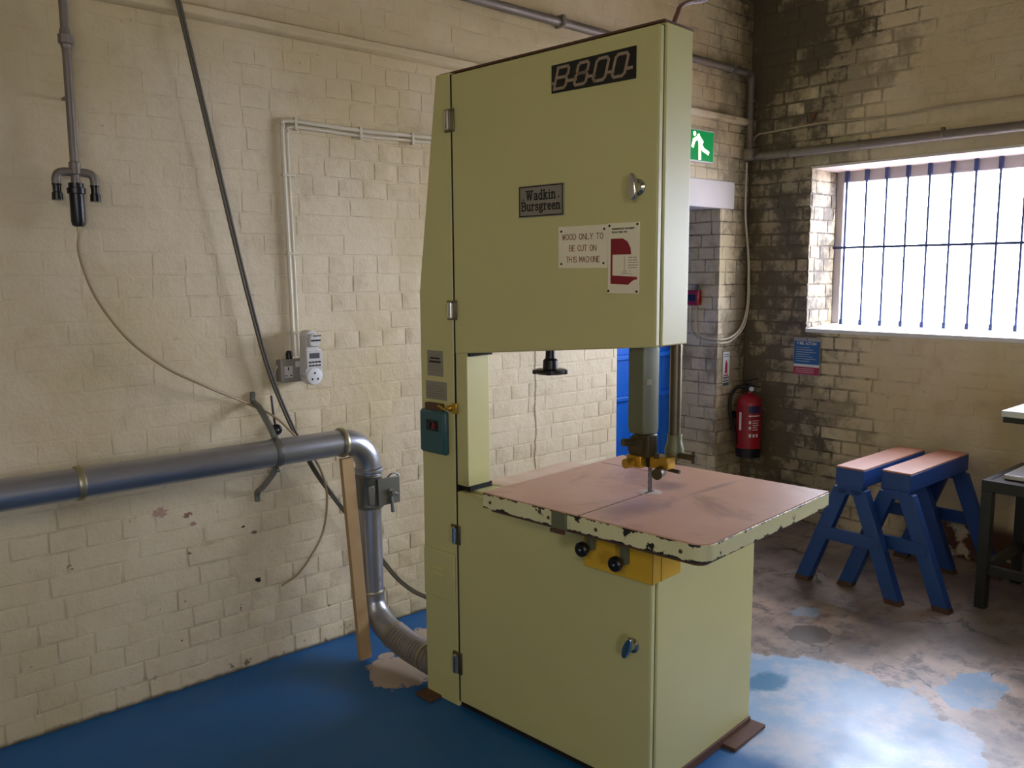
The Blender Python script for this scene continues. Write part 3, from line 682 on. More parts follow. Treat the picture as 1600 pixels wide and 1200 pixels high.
# tension wheel under the case
hw = G().lathe((.08, .439, 1.190), (0, 0, 1), [(0, .020), (.002, .044), (.008, .052), (.014, .052), (.017, .044), (.019, .024), (.044, .023), (.050, .016), (.090, .014)], 28).build('tension_wheel', 'black', saw)
for k in range(5): G().lathe((.08 + .047 * math.cos(k * 1.257), .439 + .047 * math.sin(k * 1.257), 1.193), (0, 0, 1), [(0, .010), (.012, .010)], 10).build('finger_grip', 'black', hw)

# table
ZT = .880
U0, U1, V0, V1, BU, BV = -.232, .438, -.300, .425, .087, .071
def outline(ins=0, c=.042):
    p = [(U1 - ins, V0 + ins), (U1 - ins, V1 - ins), (U0 + ins, V1 - ins)]
    p += [(U0 + c + (c - ins) * math.cos(math.radians(a)), V0 + c + (c - ins) * math.sin(math.radians(a))) for a in range(180, 271, 15)]
    return p
tb = G().prism(outline(), (0, 0, ZT - .046), (1, 0, 0), (0, 1, 0), (0, 0, .0425)).build('table', 'table_edge', saw, bevel=.002); tag(tb, 'brown sheeted saw table with chipped cream edge')
G().prism(outline(.018), (0, 0, ZT - .058), (1, 0, 0), (0, 1, 0), (0, 0, .014)).build('table_rib', 'rust', saw)
half1 = [(U0 + .0015, BV + .0012), (U0 + .0015, V1 - .0015), (U1 - .0015, V1 - .0015), (U1 - .0015, BV + .0012)]
half2 = [(U1 - .0015, BV - .0012), (U1 - .0015, V0 + .0015)] + outline(.0015)[3:][::-1] + [(U0 + .0015, BV - .0012)]
half2 = [(U0 + .0015, BV - .0012), (BU, BV - .0012), (BU, BV + .0012), (U1 - .0015, BV + .0012), (U1 - .0015, V0 + .0015)] + outline(.0015)[3:][::-1]
G().prism([(U0 + .0015, BV + .0012), (BU, BV + .0012), (U1 - .0015, BV + .0018), (U1 - .0015, V1 - .0015), (U0 + .0015, V1 - .0015)], (0, 0, ZT - .0035), (1, 0, 0), (0, 1, 0), (0, 0, .0035)).build('table_sheet', 'laminate', tb, smooth=0)
G().prism(half2, (0, 0, ZT - .0035), (1, 0, 0), (0, 1, 0), (0, 0, .0035)).build('table_sheet', 'laminate', tb, smooth=0)
G().box((U0 + .0005, BV - .0016, ZT - .0034), (BU - .02, BV + .0016, ZT + .0002)).build('slot_shade', 'dark', tb)  # dark strip laid in the slot in place of its shade
G().lathe((BU, BV, ZT - .002), (0, 0, 1), [(0, .034), (.0028, .034), (.003, .033)], 28).build('blade_insert', 'insert', tb)
G().box((BU - .024, BV - .0035, ZT + .0002), (BU + .02, BV + .0035, ZT + .0014)).build('blade_slot', 'dark', tb)
G().box((.298, .16, ZT), (.3005, V1 - .02, ZT + .0004)).build('sheet_joint', 'dark', tb)
for v in (.395, .175, .015, -.235): G().lathe((U0, v, ZT - .026), (-1, 0, 0), [(0, .0055), (.0015, .0045)], 10).build('screw', 'rust', tb)
G().box((U0 - .006, .110, ZT - .050), (U0 + .002, .160, ZT - .004)).build('slot_clamp', 'greensteel', tb, bevel=.002)
G().box((U0 - .014, .112, ZT - .058), (U0 - .004, .158, ZT - .048)).build('clamp_lip', 'rust', tb, bevel=.001)

# yellow lower guard channel with two black knobs
gy = G().prism([(-.05, -.036), (.088, -.036), (.088, -.006), (-.006, -.006), (-.006, .200), (-.05, .200)], (0, 0, .668), (1, 0, 0), (0, 1, 0), (0, 0, .152)).build('lower_guard', 'yellow', saw, bevel=.002); tag(gy, 'yellow channel guard under the table')
G().box((-.0505, -.0368, .669), (-.0495, -.0358, .80)).build('guard_seam', 'dark', gy)
G().box((-.010, -.0366, .669), (-.008, -.0355, .80)).build('guard_seam', 'dark', gy)
for v, zz in ((.168, .735), (.052, .720)):
    c = G().box((-.074, v - .014, zz - .008), (-.050, v + .004, ZT - .046)).build('knob_bracket', 'greensteel', saw, bevel=.002)
    k = G().lathe((-.074, v, zz), (-1, 0, 0), [(0, .009), (.012, .010), (.013, .019), (.018, .0215), (.030, .0215), (.035, .017)], 10).build('clamp_knob', 'black', saw)
    G().lathe((-.109, v, zz), (-1, 0, 0), [(0, .005), (.002, .003)], 10).build('knob_insert', 'chrome', k)

# blade, guard and guides
zt = 1.30
bl = [(BU + .010, 0), (BU + .010, .46)]; n = 46
for i in range(n + 1): bl.append((BU - .006 - (.0028 if i % 2 else 0), .46 - .46 * i / n))
G().prism(bl, (0, BV - .0009, .84), (1, 0, 0), (0, 0, 1), (0, .0018, 0)).build('blade', 'rust_dark', saw, smooth=0)
gd = G().prism([(.040, 1.072), (.046, 1.052), (.108, 1.046), (.116, 1.056), (.116, 1.31), (.040, 1.31)], (0, .064, 0), (1, 0, 0), (0, 0, 1), (0, .052, 0)).build('blade_guard', 'greensteel', saw, bevel=.003)
G().box((.054, .0632, 1.19), (.078, .0642, 1.206)).build('wear_mark', 'collar', gd)
G().lathe((.135, .022, 1.0), (0, 0, 1), [(0, .0165), (.32, .0165)], 22).build('guide_post', 'steel', saw)
cl = G().lathe((.135, .022, .972), (0, 0, 1), [(0, .020), (.010, .027), (.035, .027), (.055, .021), (.075, .021)], 22).build('post_clamp', 'greensteel', saw, bevel=.001)
G().cyl((.125, .005, .990), (.125, -.055, .990), .009, 12).build('clamp_screw', 'olive', cl)
G().cyl((.125, -.046, .975), (.125, -.046, 1.008), .005, 10).build('clamp_lever', 'olive', cl)
br = G().lathe((.072, .070, 1.014), (0, 1, 0), [(0, .026), (.004, .033), (.044, .033), (.048, .026)], 22).build('guide_bracket', 'olive', saw)
G().cyl((.05, .098, 1.026), (.012, .112, 1.030), .011, 12).build('adjuster_knob', 'olive', br)
G().box((.055, .055, .985), (.100, .100, 1.05)).build('bracket_web', 'olive', br, bevel=.004)
gb = G().box((.044, .074, .955), (.090, .124, .990)).build('guide_block', 'brass', saw, bevel=.003)
G().cyl((.044, .104, .968), (.020, .110, .968), .014, 14).build('guide_roller', 'brass', gb)
gb2 = G().box((.074, .004, .955), (.114, .067, .990)).build('guide_block', 'brass', saw, bevel=.003)
G().cyl((.074, .026, .950), (.042, .018, .948), .016, 14).build('guide_roller', 'olive', gb2)
G().cyl((.100, .020, .952), (.100, -.018, .950), .0055, 10).build('guide_screw', 'olive', gb2)
G().box((.110, .010, .966), (.150, .050, .985)).build('guide_arm', 'olive', saw, bevel=.003)
G().box((.072, .063, .955), (.098, .079, 1.01)).build('blade_support', 'dark', saw, bevel=.002)
G().cyl((.072, .04, .985), (.072, .04, 1.0), .008, 6).build('guide_bolt', 'olive', saw)

# ================================================================== THINGS ALONG THE LEFT WALL
def ray(px, py): return FW + RT * ((px - 800) / FPX) - UP * ((py - 600) / FPX)
def at_y(px, py, Y): r = ray(px, py); return CAM + r * ((Y - CAM.y) / r.y)
def at_x(px, py, X): r = ray(px, py); return CAM + r * ((X - CAM.x) / r.x)

# extraction duct
DY, DZ, DR = 2.80, .866, .049
duct = thing('extraction_duct', 'galvanised round extraction duct bending down to the band saw', 'duct', (1.735, DY, 0))
G().cyl((-.7, DY, DZ), (.70, DY, DZ), DR, 36).build('pipe', 'galv', duct)
G().cyl((.702, DY, DZ), (1.622, DY, DZ), DR, 36).build('pipe', 'galv', duct)
G().ring((.70, DY, DZ), (1, 0, 0), DR, .020, .006, 36).build('pipe_clamp', 'collar', duct)
G().ring((1.622, DY, DZ), (1, 0, 0), DR, .018, .008, 36).build('pipe_clamp', 'collar', duct)
arcp = [(1.622 + .115 * math.sin(math.radians(a)), DY, DZ - .115 + .115 * math.cos(math.radians(a))) for a in range(0, 91, 6)]
G().tube(arcp, DR, 36, 0).build('elbow', 'galv', duct)
G().ring((1.737, DY, .742), (0, 0, 1), DR, .014, .010, 36).build('pipe_clamp', 'galv', duct)
G().cyl((1.737, DY, .735), (1.737, DY, .25), DR - .001, 36).build('down_pipe', 'galv', duct)
sl = G().lathe((1.737, DY, .592), (0, 0, 1), [(0, DR + .004), (.004, DR + .010), (.010, DR + .004), (.020, DR + .003), (.12, DR + .003), (.128, DR + .007), (.135, DR + .002)], 36).build('blast_gate', 'gate', duct)
G().box((1.742, DY - .062, .605), (1.842, DY - .054, .712)).build('slide_plate', 'gate', sl, bevel=.002)
G().box((1.700, DY - .060, .612), (1.728, DY - .046, .690)).build('gate_rib', 'gate', sl, bevel=.004)
G().tube([(1.79, DY - .056, .712), (1.805, DY - .058, .724), (1.83, DY - .058, .722), (1.842, DY - .058, .712)], .004, 8, 4).build('wire_loop', 'gate', sl)
G().lathe((1.800, DY - .062, .655), (0, -1, 0), [(0, .016), (.006, .016), (.006, .009), (.018, .009)], 6).build('gate_bolt', 'gate', sl)
G().bar((1.782, DY - .074, .668), (1.822, DY - .074, .640), .012, .006, (0, 1, 0)).build('wing_nut', 'gate', sl, bevel=.002)
G().cyl((1.796, DY - .070, .638), (1.800, DY - .074, .575), .006, 10, .008).build('gate_lever', 'gate', sl)
G().ring((1.737, DY, .25), (0, 0, 1), DR, .012, .005, 36).build('pipe_clamp', 'collar', duct)
G().tube([(1.737, DY, .25), (1.737, DY - .006, .20), (1.740, DY - .035, .155), (1.744, DY - .085, .122), (1.748, DY - .135, .106)], DR + .001, 30, 6).build('lower_elbow', 'galv', duct)
G().ring((1.748, DY - .135, .106), (.03, -.95, -.28), DR, .014, .006, 30).build('pipe_clamp', 'collar', duct)
G().tube([(1.748, DY - .135, .106), (1.752, DY - .22, .090), (1.757, DY - .30, .082), (1.760, DY - .41, .078)], DR, 26, 10, lambda i, t: DR + (.006 if i % 2 else 0)).build('flexible_hose', 'flex', duct)
G().ring((1.758, DY - .34, .081), (.02, -1, -.03), DR + .003, .016, .004, 30).build('hose_clip', 'collar', duct)
bk = G().ring((1.352, DY, DZ), (1, 0, 0), DR, .026, .003, 36).build('wall_bracket', 'gate', duct)
for sgn in (1, -1):
    zf = 1.062 if sgn > 0 else .656
    G().tube([(1.352, DY, DZ + sgn * (DR + .002)), (1.352, DY + .03, DZ + sgn * .085), (1.354, DY + .12, DZ + sgn * .15), (1.356, YW - .012, zf - sgn * .03), (1.356, YW - .010, zf + sgn * .006)], .011, 4, 4).build('bracket_arm', 'gate', bk)
    G().lathe((1.352, DY - .01, DZ + sgn * (DR + .012)), (0, -1, 0), [(0, .008), (.010, .008), (.013, .004)], 8).build('bracket_bolt', 'gate', bk)

# timber batten leaning behind the duct
bt = G().bar((1.660, 2.738, .010), (1.632, 2.786, .806), .050, .022, (0, 1, 0)).build('timber_batten', 'timber', bevel=.0015)
tag(bt, 'pale timber batten propped upright under the duct', 'batten')

# compressed air drop
AX, AY = .785, 2.925
air = thing('air_pipe', 'grey iron compressed air pipe ending in two taps and filter', 'pipe', (AX, AY, 1.66))
G().cyl((AX, AY, 1.84), (AX, AY, ZC), .0125, 16).build('pipe', 'ironpipe', air)
zc = at_y(100, 60, AY).z
G().lathe((AX, AY, zc - .028), (0, 0, 1), [(0, .015), (.010, .016), (.014, .022), (.038, .022), (.042, .017), (.056, .015)], 8).build('union', 'ironpipe', air)
G().lathe((AX, AY, 1.785), (0, 0, 1), [(0, .013), (.028, .013), (.032, .017), (.066, .017), (.07, .013)], 16).build('tee', 'ironpipe', air)
for s_ in (-1, 1):
    e = G().tube([(AX, AY, 1.822), (AX + s_ * .030, AY, 1.822), (AX + s_ * .048, AY, 1.816), (AX + s_ * .055, AY, 1.800), (AX + s_ * .055, AY, 1.782)], .013, 14, 5).build('elbow', 'ironpipe', air)
    G().lathe((AX + s_ * .055, AY, 1.735), (0, 0, 1), [(0, .016), (.022, .015), (.024, .012), (.044, .012), (.046, .014), (.050, .014)], 14).build('coupler', 'black', air)
G().lathe((AX, AY, 1.655), (0, 0, 1), [(0, .012), (.004, .018), (.016, .021), (.10, .021), (.102, .027), (.118, .027), (.12, .022), (.134, .022), (.135, .010)], 24).build('filter_bowl', 'black', air)
G().lathe((AX, AY, 1.635), (0, 0, 1), [(0, .005), (.008, .006), (.020, .006)], 10).build('drain_nipple', 'collar', air)
for zz in (2.05, 2.75): G().bar((AX, AY, zz), (AX, YW, zz), .016, .008).build('pipe_clip', 'ironpipe', air)

hz = [at_y(*q, 2.925) for q in [(118, 356), (124, 398), (150, 465), (200, 530), (260, 575), (320, 603), (390, 632), (430, 652), (462, 682), (490, 715), (505, 745), (511, 780), (505, 830), (485, 870), (465, 897), (440, 915)]]
for i_ in (6, 7): hz[i_] = at_y(*((390, 632), (430, 652))[i_ - 6], (2.966, 2.940)[i_ - 6])
hz[0] = Vector((AX, AY, 1.64)); o = G().tube(hz, .0045, 10, 8).build('air_hose', 'hose')
tag(o, 'thin amber air hose sagging from the filter and hanging behind the duct', 'hose')

cp = [Vector((.93, 2.94, ZC))] + [at_y(*q, 2.94) for q in [(278, 0), (330, 220), (390, 470), (428, 600), (480, 715), (520, 775), (560, 825)]] + [at_y(590, 866, 2.90), at_y(620, 903, 2.78), at_y(645, 923, 2.62), at_y(668, 934, 2.44)]
pc = thing('power_cable', 'dark twin cable running diagonally down the wall to the band saw', 'cable', cp[-1])
G().tube([p + Vector((-.0045, 0, 0)) for p in cp], .0055, 8, 8).build('strand', 'cable_grey', pc)
G().tube([p + Vector((.0050, -.002, 0)) for p in cp], .0055, 8, 8).build('strand', 'cable_grey', pc)

# painted surface cable with clips
cc = thing('surface_cable', 'cream painted cable clipped along the wall above the socket', 'cable', (1.52, YW, 1.2))
for d, r in ((0, .0085), (.020, .006)):
    G().tube([(1.527 + d, YW - .014, 1.19), (1.522 + d, YW - .014, 1.60), (1.515 + d, YW - .014, 2.00 - d), (1.520 + d, YW - .014, 2.045 - d), (1.548 + d, YW - .014, 2.068 - d), (1.85, YW - .014, 2.064 - d), (2.2, YW - .014, 2.070 - d), (3.3, YW - .014, 2.07 - d)], r, 8, 6).build('sheath', 'cream_cable', cc)
for x, z, v in ((1.85, 2.056, 0), (2.10, 2.058, 0), (1.57, 2.062, 0), (1.524, 1.87, 1), (1.53, 1.58, 1), (1.537, 1.28, 1)):
    (G().box((x - .006, YW - .024, z - .026), (x + .006, YW - .004, z + .022)) if not v else G().box((x - .016, YW - .024, z - .005), (x + .036, YW - .004, z + .005))).build('clip', 'cream_cable', cc, bevel=.002)

# double socket
sk = thing('wall_socket', 'grey metal double wall socket beneath the painted cable', 'socket', (1.53, YW, 1.095))
G().box((1.458, 2.945, 1.098), (1.602, YW, 1.182)).build('back_box', 'socket', sk, bevel=.004)
fp = G().box((1.456, 2.940, 1.096), (1.604, 2.946, 1.184)).build('front_plate', 'socket', sk, bevel=.003)
for x, z, w, h in ((1.487, 1.148, .005, .012), (1.477, 1.122, .007, .005), (1.497, 1.122, .007, .005)): G().box((x - w / 2, 2.9385, z - h / 2), (x + w / 2, 2.941, z + h / 2)).build('pin_slot', 'ink', fp)
G().box((1.470, 2.9388, 1.114), (1.504, 2.9402, 1.158)).build('shutter', 'white_plastic', fp, bevel=.001)
G().box((1.515, 2.934, 1.152), (1.533, 2.941, 1.174)).build('switch', 'white_plastic', fp, bevel=.002)
G().lathe((1.505, 2.965, 1.18), (0, 0, 1), [(0, .013), (.022, .013), (.034, .008)], 12).build('cable_gland', 'black', sk)
# plug-in timer
tm = thing('plug_timer', 'pale grey plug-in timer with small display on the socket', 'timer', (1.56, 2.94, 1.09))
poly = [(1.530, 1.120)] + [(1.566 + .036 * math.cos(math.radians(a)), 1.120 + .036 * math.sin(math.radians(a))) for a in range(180, 361, 20)] + [(1.602, 1.215), (1.586, 1.222), (1.586, 1.270)] + [(1.560 + .026 * math.cos(math.radians(a)), 1.270 + .022 * math.sin(math.radians(a))) for a in range(0, 181, 20)] + [(1.534, 1.225)]
G().prism(poly, (0, 2.938, 0), (1, 0, 0), (0, 0, 1), (0, -.052, 0)).build('body', 'white_plastic', tm, bevel=.004)
G().box((1.534, 2.882, 1.148), (1.600, 2.887, 1.214)).build('panel', 'white_plastic', tm, bevel=.002)
G().box((1.546, 2.8812, 1.186), (1.588, 2.8825, 1.206)).build('display', 'lcd', tm)
for r_ in range(2):
    for c_ in range(4): G().box((1.543 + c_ * .013, 2.880, 1.156 + r_ * .013), (1.552 + c_ * .013, 2.8825, 1.162 + r_ * .013)).build('button', 'ink', tm)
G().lathe((1.566, 2.886, 1.118), (0, -1, 0), [(0, .032), (.003, .032), (.004, .030)], 26).build('outlet_face', 'white', tm)
for x, z in ((1.566, 1.130), (1.555, 1.107), (1.578, 1.107)): G().box((x - .003, 2.8808, z - .004), (x + .003, 2.8822, z + .004)).build('pin_slot', 'ink', tm)
pg = G().prism([(1.541, 1.232), (1.581, 1.230), (1.583, 1.268), (1.572, 1.280), (1.550, 1.280), (1.541, 1.268)], (0, 2.886, 0), (1, 0, 0), (0, 0, 1), (0, -.020, 0)).build('plug_top', 'white_plastic', tm, bevel=.005)
G().box((1.546, 2.863, 1.252), (1.585, 2.867, 1.258)).build('grip_groove', 'ink', pg); G().box((1.556, 2.863, 1.270), (1.588, 2.867, 1.274)).build('grip_groove', 'ink', pg)
# black lead with a round end
bp = thing('hanging_lead', 'cream lead with black round weight hanging above the duct', 'cable', at_y(433, 675, 2.955))
q = [at_y(*p, 2.972) for p in [(452, 512), (446, 545), (432, 575), (424, 600), (424, 622)]]
G().tube(q, .003, 8, 6).build('lead', 'cream_cable', bp)
G().tube([at_y(424, 618, 2.970), at_y(427, 645, 2.966), at_y(431, 668, 2.962)], .0045, 8, 6).build('sleeve', 'black', bp)
c = at_y(433, 671, 2.962); wt = G().lathe(c + Vector((0, .012, 0)), (-.3, -1, 0), [(0, .012), (.004, .021), (.020, .021), (.026, .015)], 22).build('weight', 'black', bp)
G().lathe(c + Vector((-.0042, -.0140, 0)), (-.3, -1, 0), [(0, .005), (.002, .003)], 10).build('rivet', 'chrome', wt)

# ================================================================== CORNER AND WINDOW WALL
cd = thing('steel_conduit', 'grey steel conduit running round the room corner above window', 'conduit', (4.56, 2.95, 2.19))
cy = 2.952
G().cyl((2.0, cy, 2.672), (4.49, cy, 2.668), .021, 18).build('conduit_run', 'ironpipe', cd)
G().tube([(4.49, cy, 2.668), (4.535, cy, 2.664), (4.553, cy, 2.645), (4.556, cy, 2.60)], .024, 16, 6).build('bend', 'ironpipe', cd)
G().cyl((4.556, cy, 2.61), (4.556, cy, 2.22), .021, 18).build('drop_pipe', 'ironpipe', cd)
G().box((4.525, 2.915, 2.165), (4.592, 2.982, 2.235)).build('junction_box', 'ironpipe', cd, bevel=.012)
G().cyl((4.582, 2.93, 2.187), (4.582, -.5, 2.172), .025, 20).build('conduit_run', 'ironpipe', cd)
for x in (2.95, 4.36): G().box((x - .010, cy - .028, 2.645), (x + .010, YW - .004, 2.70)).build('saddle', 'ironpipe', cd, bevel=.003)
for z in (2.51, 2.40, 2.28): G().ring((4.556, cy, z), (0, 0, 1), .021, .012, .006, 18).build('coupling', 'ironpipe', cd)
for y in (2.86, 2.70, 2.28, 1.84): G().ring((4.582, y, 2.185), (0, 1, 0), .025, .014, .004, 18).build('coupling', 'ironpipe', cd)
for y in (2.70, 1.85, 1.0): G().box((4.586, y - .008, 2.172), (XW - .004, y + .008, 2.225)).build('saddle', 'ironpipe', cd, bevel=.003)

o = G().tube([(4.592, 2.955, 2.26), (4.604, 2.935, 2.315), (4.608, 2.85, 2.325), (4.608, 2.5, 2.335), (4.608, 2.1, 2.318), (4.608, 1.85, 2.332), (4.608, 1.4, 2.325), (4.608, -.5, 2.32)], .0065, 8, 8).build('wall_cable', 'painted_cable_dim')
tag(o, 'thin painted cable running above the steel conduit on window wall', 'cable')

ac = thing('alarm_cable', 'pair of white cables looping down room corner to red call point', 'cable', (4.56, 2.96, 1.1))
for k, d in ((0, 0), (1, .022)):
    pts = [(4.555, 2.966, 2.155), (4.552, 2.964, 1.86), (4.588 + d * .3, 2.962, 1.62), (4.596 + d * .4, 2.958, 1.45), (4.588 + d * .6, 2.955, 1.30), (4.535 + d, 2.955, 1.17 - d * .3), (4.44, 2.958, 1.112 - d), (4.36, 2.962, 1.098 - d), (4.318, 2.985, 1.098 - d), (4.318, 3.08 + d, 1.108 - d), (4.318, 3.135 + d * 2, 1.15), (4.318, 3.140 + d * 2, 1.292)]
    G().tube(pts, .0055, 8, 8).build('lead', 'cream_cable', ac)
cpnt = thing('fire_call_point', 'small red break-glass fire call point in the doorway reveal', 'fire alarm', (4.29, 3.15, 1.30))
G().box((4.282, 3.105, 1.300), (4.322, 3.195, 1.392)).build('body', 'ext_red', cpnt, bevel=.006)
G().box((4.279, 3.122, 1.325), (4.283, 3.178, 1.365)).build('glass_panel', 'black', cpnt, bevel=.002)
G().box((4.300, 3.128, 1.392), (4.322, 3.142, 1.425)).build('cable_gland', 'ironpipe', cpnt, bevel=.002)

ex = thing('exit_sign', 'illuminated green exit sign with running figure above doorway', 'sign', (4.0, YW, 2.125))
G().box((3.83, 2.948, 2.118), (4.188, YW - .004, 2.296)).build('housing', 'white', ex, bevel=.004)
G().box((3.838, 2.945, 2.126), (4.180, 2.949, 2.288)).build('panel', 'exit_green', ex)
man = [[(4.036, 2.262), (4.050, 2.215), (4.052, 2.136)], [(4.052, 2.218), (4.086, 2.186), (4.130, 2.172)], [(4.036, 2.252), (3.996, 2.232), (3.985, 2.200)], [(4.044, 2.250), (4.072, 2.226)]]
G().strokes(man, .021, (0, 2.945, 0), (1, 0, 0), (0, 0, 1), .001).build('running_figure', 'exit_light', ex, smooth=0)
G().lathe((4.000, 2.945, 2.268), (0, -1, 0), [(0, .013), (.001, .013)], 18).build('figure_head', 'exit_light', ex)
G().box((3.86, 2.944, 2.140), (3.96, 2.9455, 2.270)).build('doorway_symbol', 'exit_light', ex)

# fire extinguisher in the corner
EXX, EXY = 4.512, 2.872
fe = thing('fire_extinguisher', 'red water fire extinguisher hanging in the room corner', 'fire extinguisher', (EXX, EXY, .37))
G().lathe((EXX, EXY, .365), (0, 0, 1), [(0, .060), (.006, .074), (.060, .076), (.062, .0745)], 30).build('base_boot', 'black', fe)
bod = G().lathe((EXX, EXY, .425), (0, 0, 1), [(0, .0745), (.270, .0745), (.300, .070), (.322, .054), (.334, .030), (.338, .018), (.345, .018)], 34).build('cylinder', 'ext_red', fe)
G().lathe((EXX, EXY, .768), (0, 0, 1), [(0, .016), (.03, .016), (.034, .020), (.05, .018), (.056, .010)], 16).build('valve', 'black', fe)
G().bar((EXX - .01, EXY + .03, .822), (EXX - .045, EXY - .095, .812), .016, .008).build('lower_lever', 'black', fe, bevel=.002)
G().bar((EXX - .01, EXY + .03, .832), (EXX - .040, EXY - .075, .862), .016, .008).build('upper_lever', 'black', fe, bevel=.002)
G().lathe((EXX - .035, EXY - .035, .795), (-.7, -.7, 0), [(0, .014), (.008, .014), (.010, .011)], 16).build('pressure_gauge', 'white', fe)
_d = (Vector((CAM.x, CAM.y, 0)) - Vector((EXX, EXY, 0))).normalized(); _s = Vector((-_d.y, _d.x, 0))     # towards the room, and sideways
def cpos(ang, z, r): return Vector((EXX, EXY, 0)) + (_d * math.cos(ang) + _s * math.sin(ang)) * r + Vector((0, 0, z))
hp = [Vector((EXX, EXY, .800)) - _s * .02, Vector((EXX, EXY, .795)) - _s * .075, Vector((EXX, EXY, .73)) - _s * .112, Vector((EXX, EXY, .62)) - _s * .108 + _d * .02, Vector((EXX, EXY, .52)) - _s * .082 + _d * .02, Vector((EXX, EXY, .44)) - _s * .078 + _d * .03]
G().tube(hp, .011, 10, 6).build('hose', 'black', fe)
def curved(a0, a1, z0_, z1_, name, m, r=.0752, n=8):
    gm = G(); vs = []; 
    for i in range(n + 1):
        a = a0 + (a1 - a0) * i / n; vs += [cpos(a, z0_, r), cpos(a, z1_, r), cpos(a, z1_, r - .002), cpos(a, z0_, r - .002)]
    fs = []
    for i in range(n):
        for j in range(4): fs.append((i * 4 + j, i * 4 + (j + 1) % 4, i * 4 + 4 + (j + 1) % 4, i * 4 + 4 + j))
    fs += [(0, 1, 2, 3), tuple(n * 4 + j for j in (3, 2, 1, 0))]
    return gm.add(vs, fs).build(name, m, fe, smooth=60)
# _s points to the picture's left or right depending on the corner; negative angles are the picture's right here
curved(-.05, 1.05, .648, .692, 'name_band', 'navy'); 
curved(.0, 1.0, .628, .634, 'label_line', 'white')
for k in range(5): curved(.32, .32 + (.62, .55, .6, .4, .5)[k], .600 - k * .014, .604 - k * .014, 'label_line', 'white', .0751)
for k in range(2): curved(.02, .20, .582 - k * .034, .600 - k * .034, 'label_symbol', 'white', .0751, 3)
for k in range(3): curved(.04 + k * .30, .22 + k * .30, .500, .520, 'class_symbol', 'white', .0751, 3)
curved(-.85, -.62, .54, .65, 'service_label', 'plate')
G().box((EXX - .012, EXY + .070, .60), (EXX + .012, YW - .001, .64)).build('wall_hook', 'black', fe)

es = thing('extinguisher_sign', 'narrow white sign with red extinguisher symbol beside the room corner', 'sign', (4.42, YW, .805))
G().box((4.384, YW - .004, .805), (4.452, YW, 1.015)).build('panel', 'white', es)
oo = (4.384, YW - .004, .805)
G().prism([(.022, .080), (.046, .080), (.046, .135), (.040, .146), (.038, .158), (.030, .158), (.028, .146), (.022, .135)], oo, (1, 0, 0), (0, 0, 1), (0, -.001, 0)).build('extinguisher_symbol', 'notice_red', es, smooth=0)
G().box((4.394, YW - .005, .868), (4.440, YW - .004, .876)).build('red_line', 'notice_red', es)
G().box((4.388, YW - .005, .833), (4.448, YW - .004, .862)).build('black_panel', 'ink', es)
for k in range(3): G().box((4.391 + k * .020, YW - .006, .839), (4.403 + k * .020, YW - .005, .856)).build('class_symbol', 'white', es)
G().box((4.388, YW - .005, .808), (4.448, YW - .004, .827)).build('green_panel', 'teal', es)
G().strokes(word_bars(.010, .060, .196, rng) + word_bars(.010, .060, .184, rng), .004, oo, (1, 0, 0), (0, 0, 1), .0008).build('small_print', 'notice_blue', es, smooth=0)

nt = thing('fire_notice', 'blue and red fire action notice on wall below the window', 'notice', (XW, 2.56, .89))
yl, yr, za, zb_ = 2.640, 2.478, .895, 1.108
G().box((XW - .006, yr - .004, za - .005), (XW, yl + .004, zb_ + .006)).build('backing', 'plate_grey', nt, bevel=.001)
G().box((XW - .008, yr, za + .062), (XW - .006, yl, zb_ - .016)).build('blue_panel', 'notice_blue', nt)
G().box((XW - .008, yr, za + .046), (XW - .006, yl, za + .061)).build('white_band', 'white', nt)
G().box((XW - .008, yr, za), (XW - .006, yl, za + .045)).build('red_panel', 'notice_red', nt)
no = (XW - .008, yl, za)
G().strokes(text_lines('FIRE ACTION', FONT, .020, .178, .013, .120), .003, no, (0, -1, 0), (0, 0, 1), .0006).build('lettering', 'white', nt, smooth=0)
ln = []
for k in range(7): ln += word_bars(.014, .10 + .04 * ((k * 7) % 3) / 2, .160 - k * .0135, rng)
for k in range(3): ln += word_bars(.014, .13, .034 - k * .011, rng)
G().strokes(ln, .0022, no, (0, -1, 0), (0, 0, 1), .0006).build('small_print', 'white', nt, smooth=0)
G().lathe((XW - .006, (yl + yr) / 2, zb_ - .006), (-1, 0, 0), [(0, .004), (.002, .003)], 10).build('pin', 'ink', nt)

# ================================================================== SAW HORSES
def saw_horse(x0, x1, yc, label):
    t = thing('saw_horse', label, 'saw horse', ((x0 + x1) / 2, yc, 0), 'blue saw horses side by side')
    bm_ = G().box((x0, yc - .067, .512), (x1, yc + .067, .592)).build('beam', 'sawblue', t, bevel=.003)
    G().box((x0 + .001, yc - .066, .5915), (x1 - .001, yc + .066, .600)).build('beam_top', 'sawtop', t, bevel=.002)
    G().box((x0 + .004, yc - .060, .470), (x0 + .06, yc + .060, .513)).build('end_block', 'sawblue', t, bevel=.003)
    G().box((x1 - .06, yc - .060, .470), (x1 - .004, yc + .060, .513)).build('end_block', 'sawblue', t, bevel=.003)
    for xx in (x0 + .004, x1 - .054):
        for s_ in (-1, 1):
            a = Vector((xx + .025, yc + s_ * .040, .50)); b = Vector((xx + .025, yc + s_ * .225, 0)); m = a.lerp(b, .955)
            l = G().sheared(m, a, (.025, .036)).build('leg', 'sawblue', t, bevel=.003)
            G().sheared(b, m, (.0252, .0362)).build('leg_end', 'foot_wood', l, bevel=.002)
        xr = xx - .0 if xx < (x0 + x1) / 2 else xx + .05
        G().box((xr - .004, yc - .150, .235), (xr + .016, yc + .150, .295)).build('stretcher', 'sawblue', t, bevel=.002)
saw_horse(3.712, 4.370, 1.822, 'blue saw horse with worn brown top, nearer the fire extinguisher')
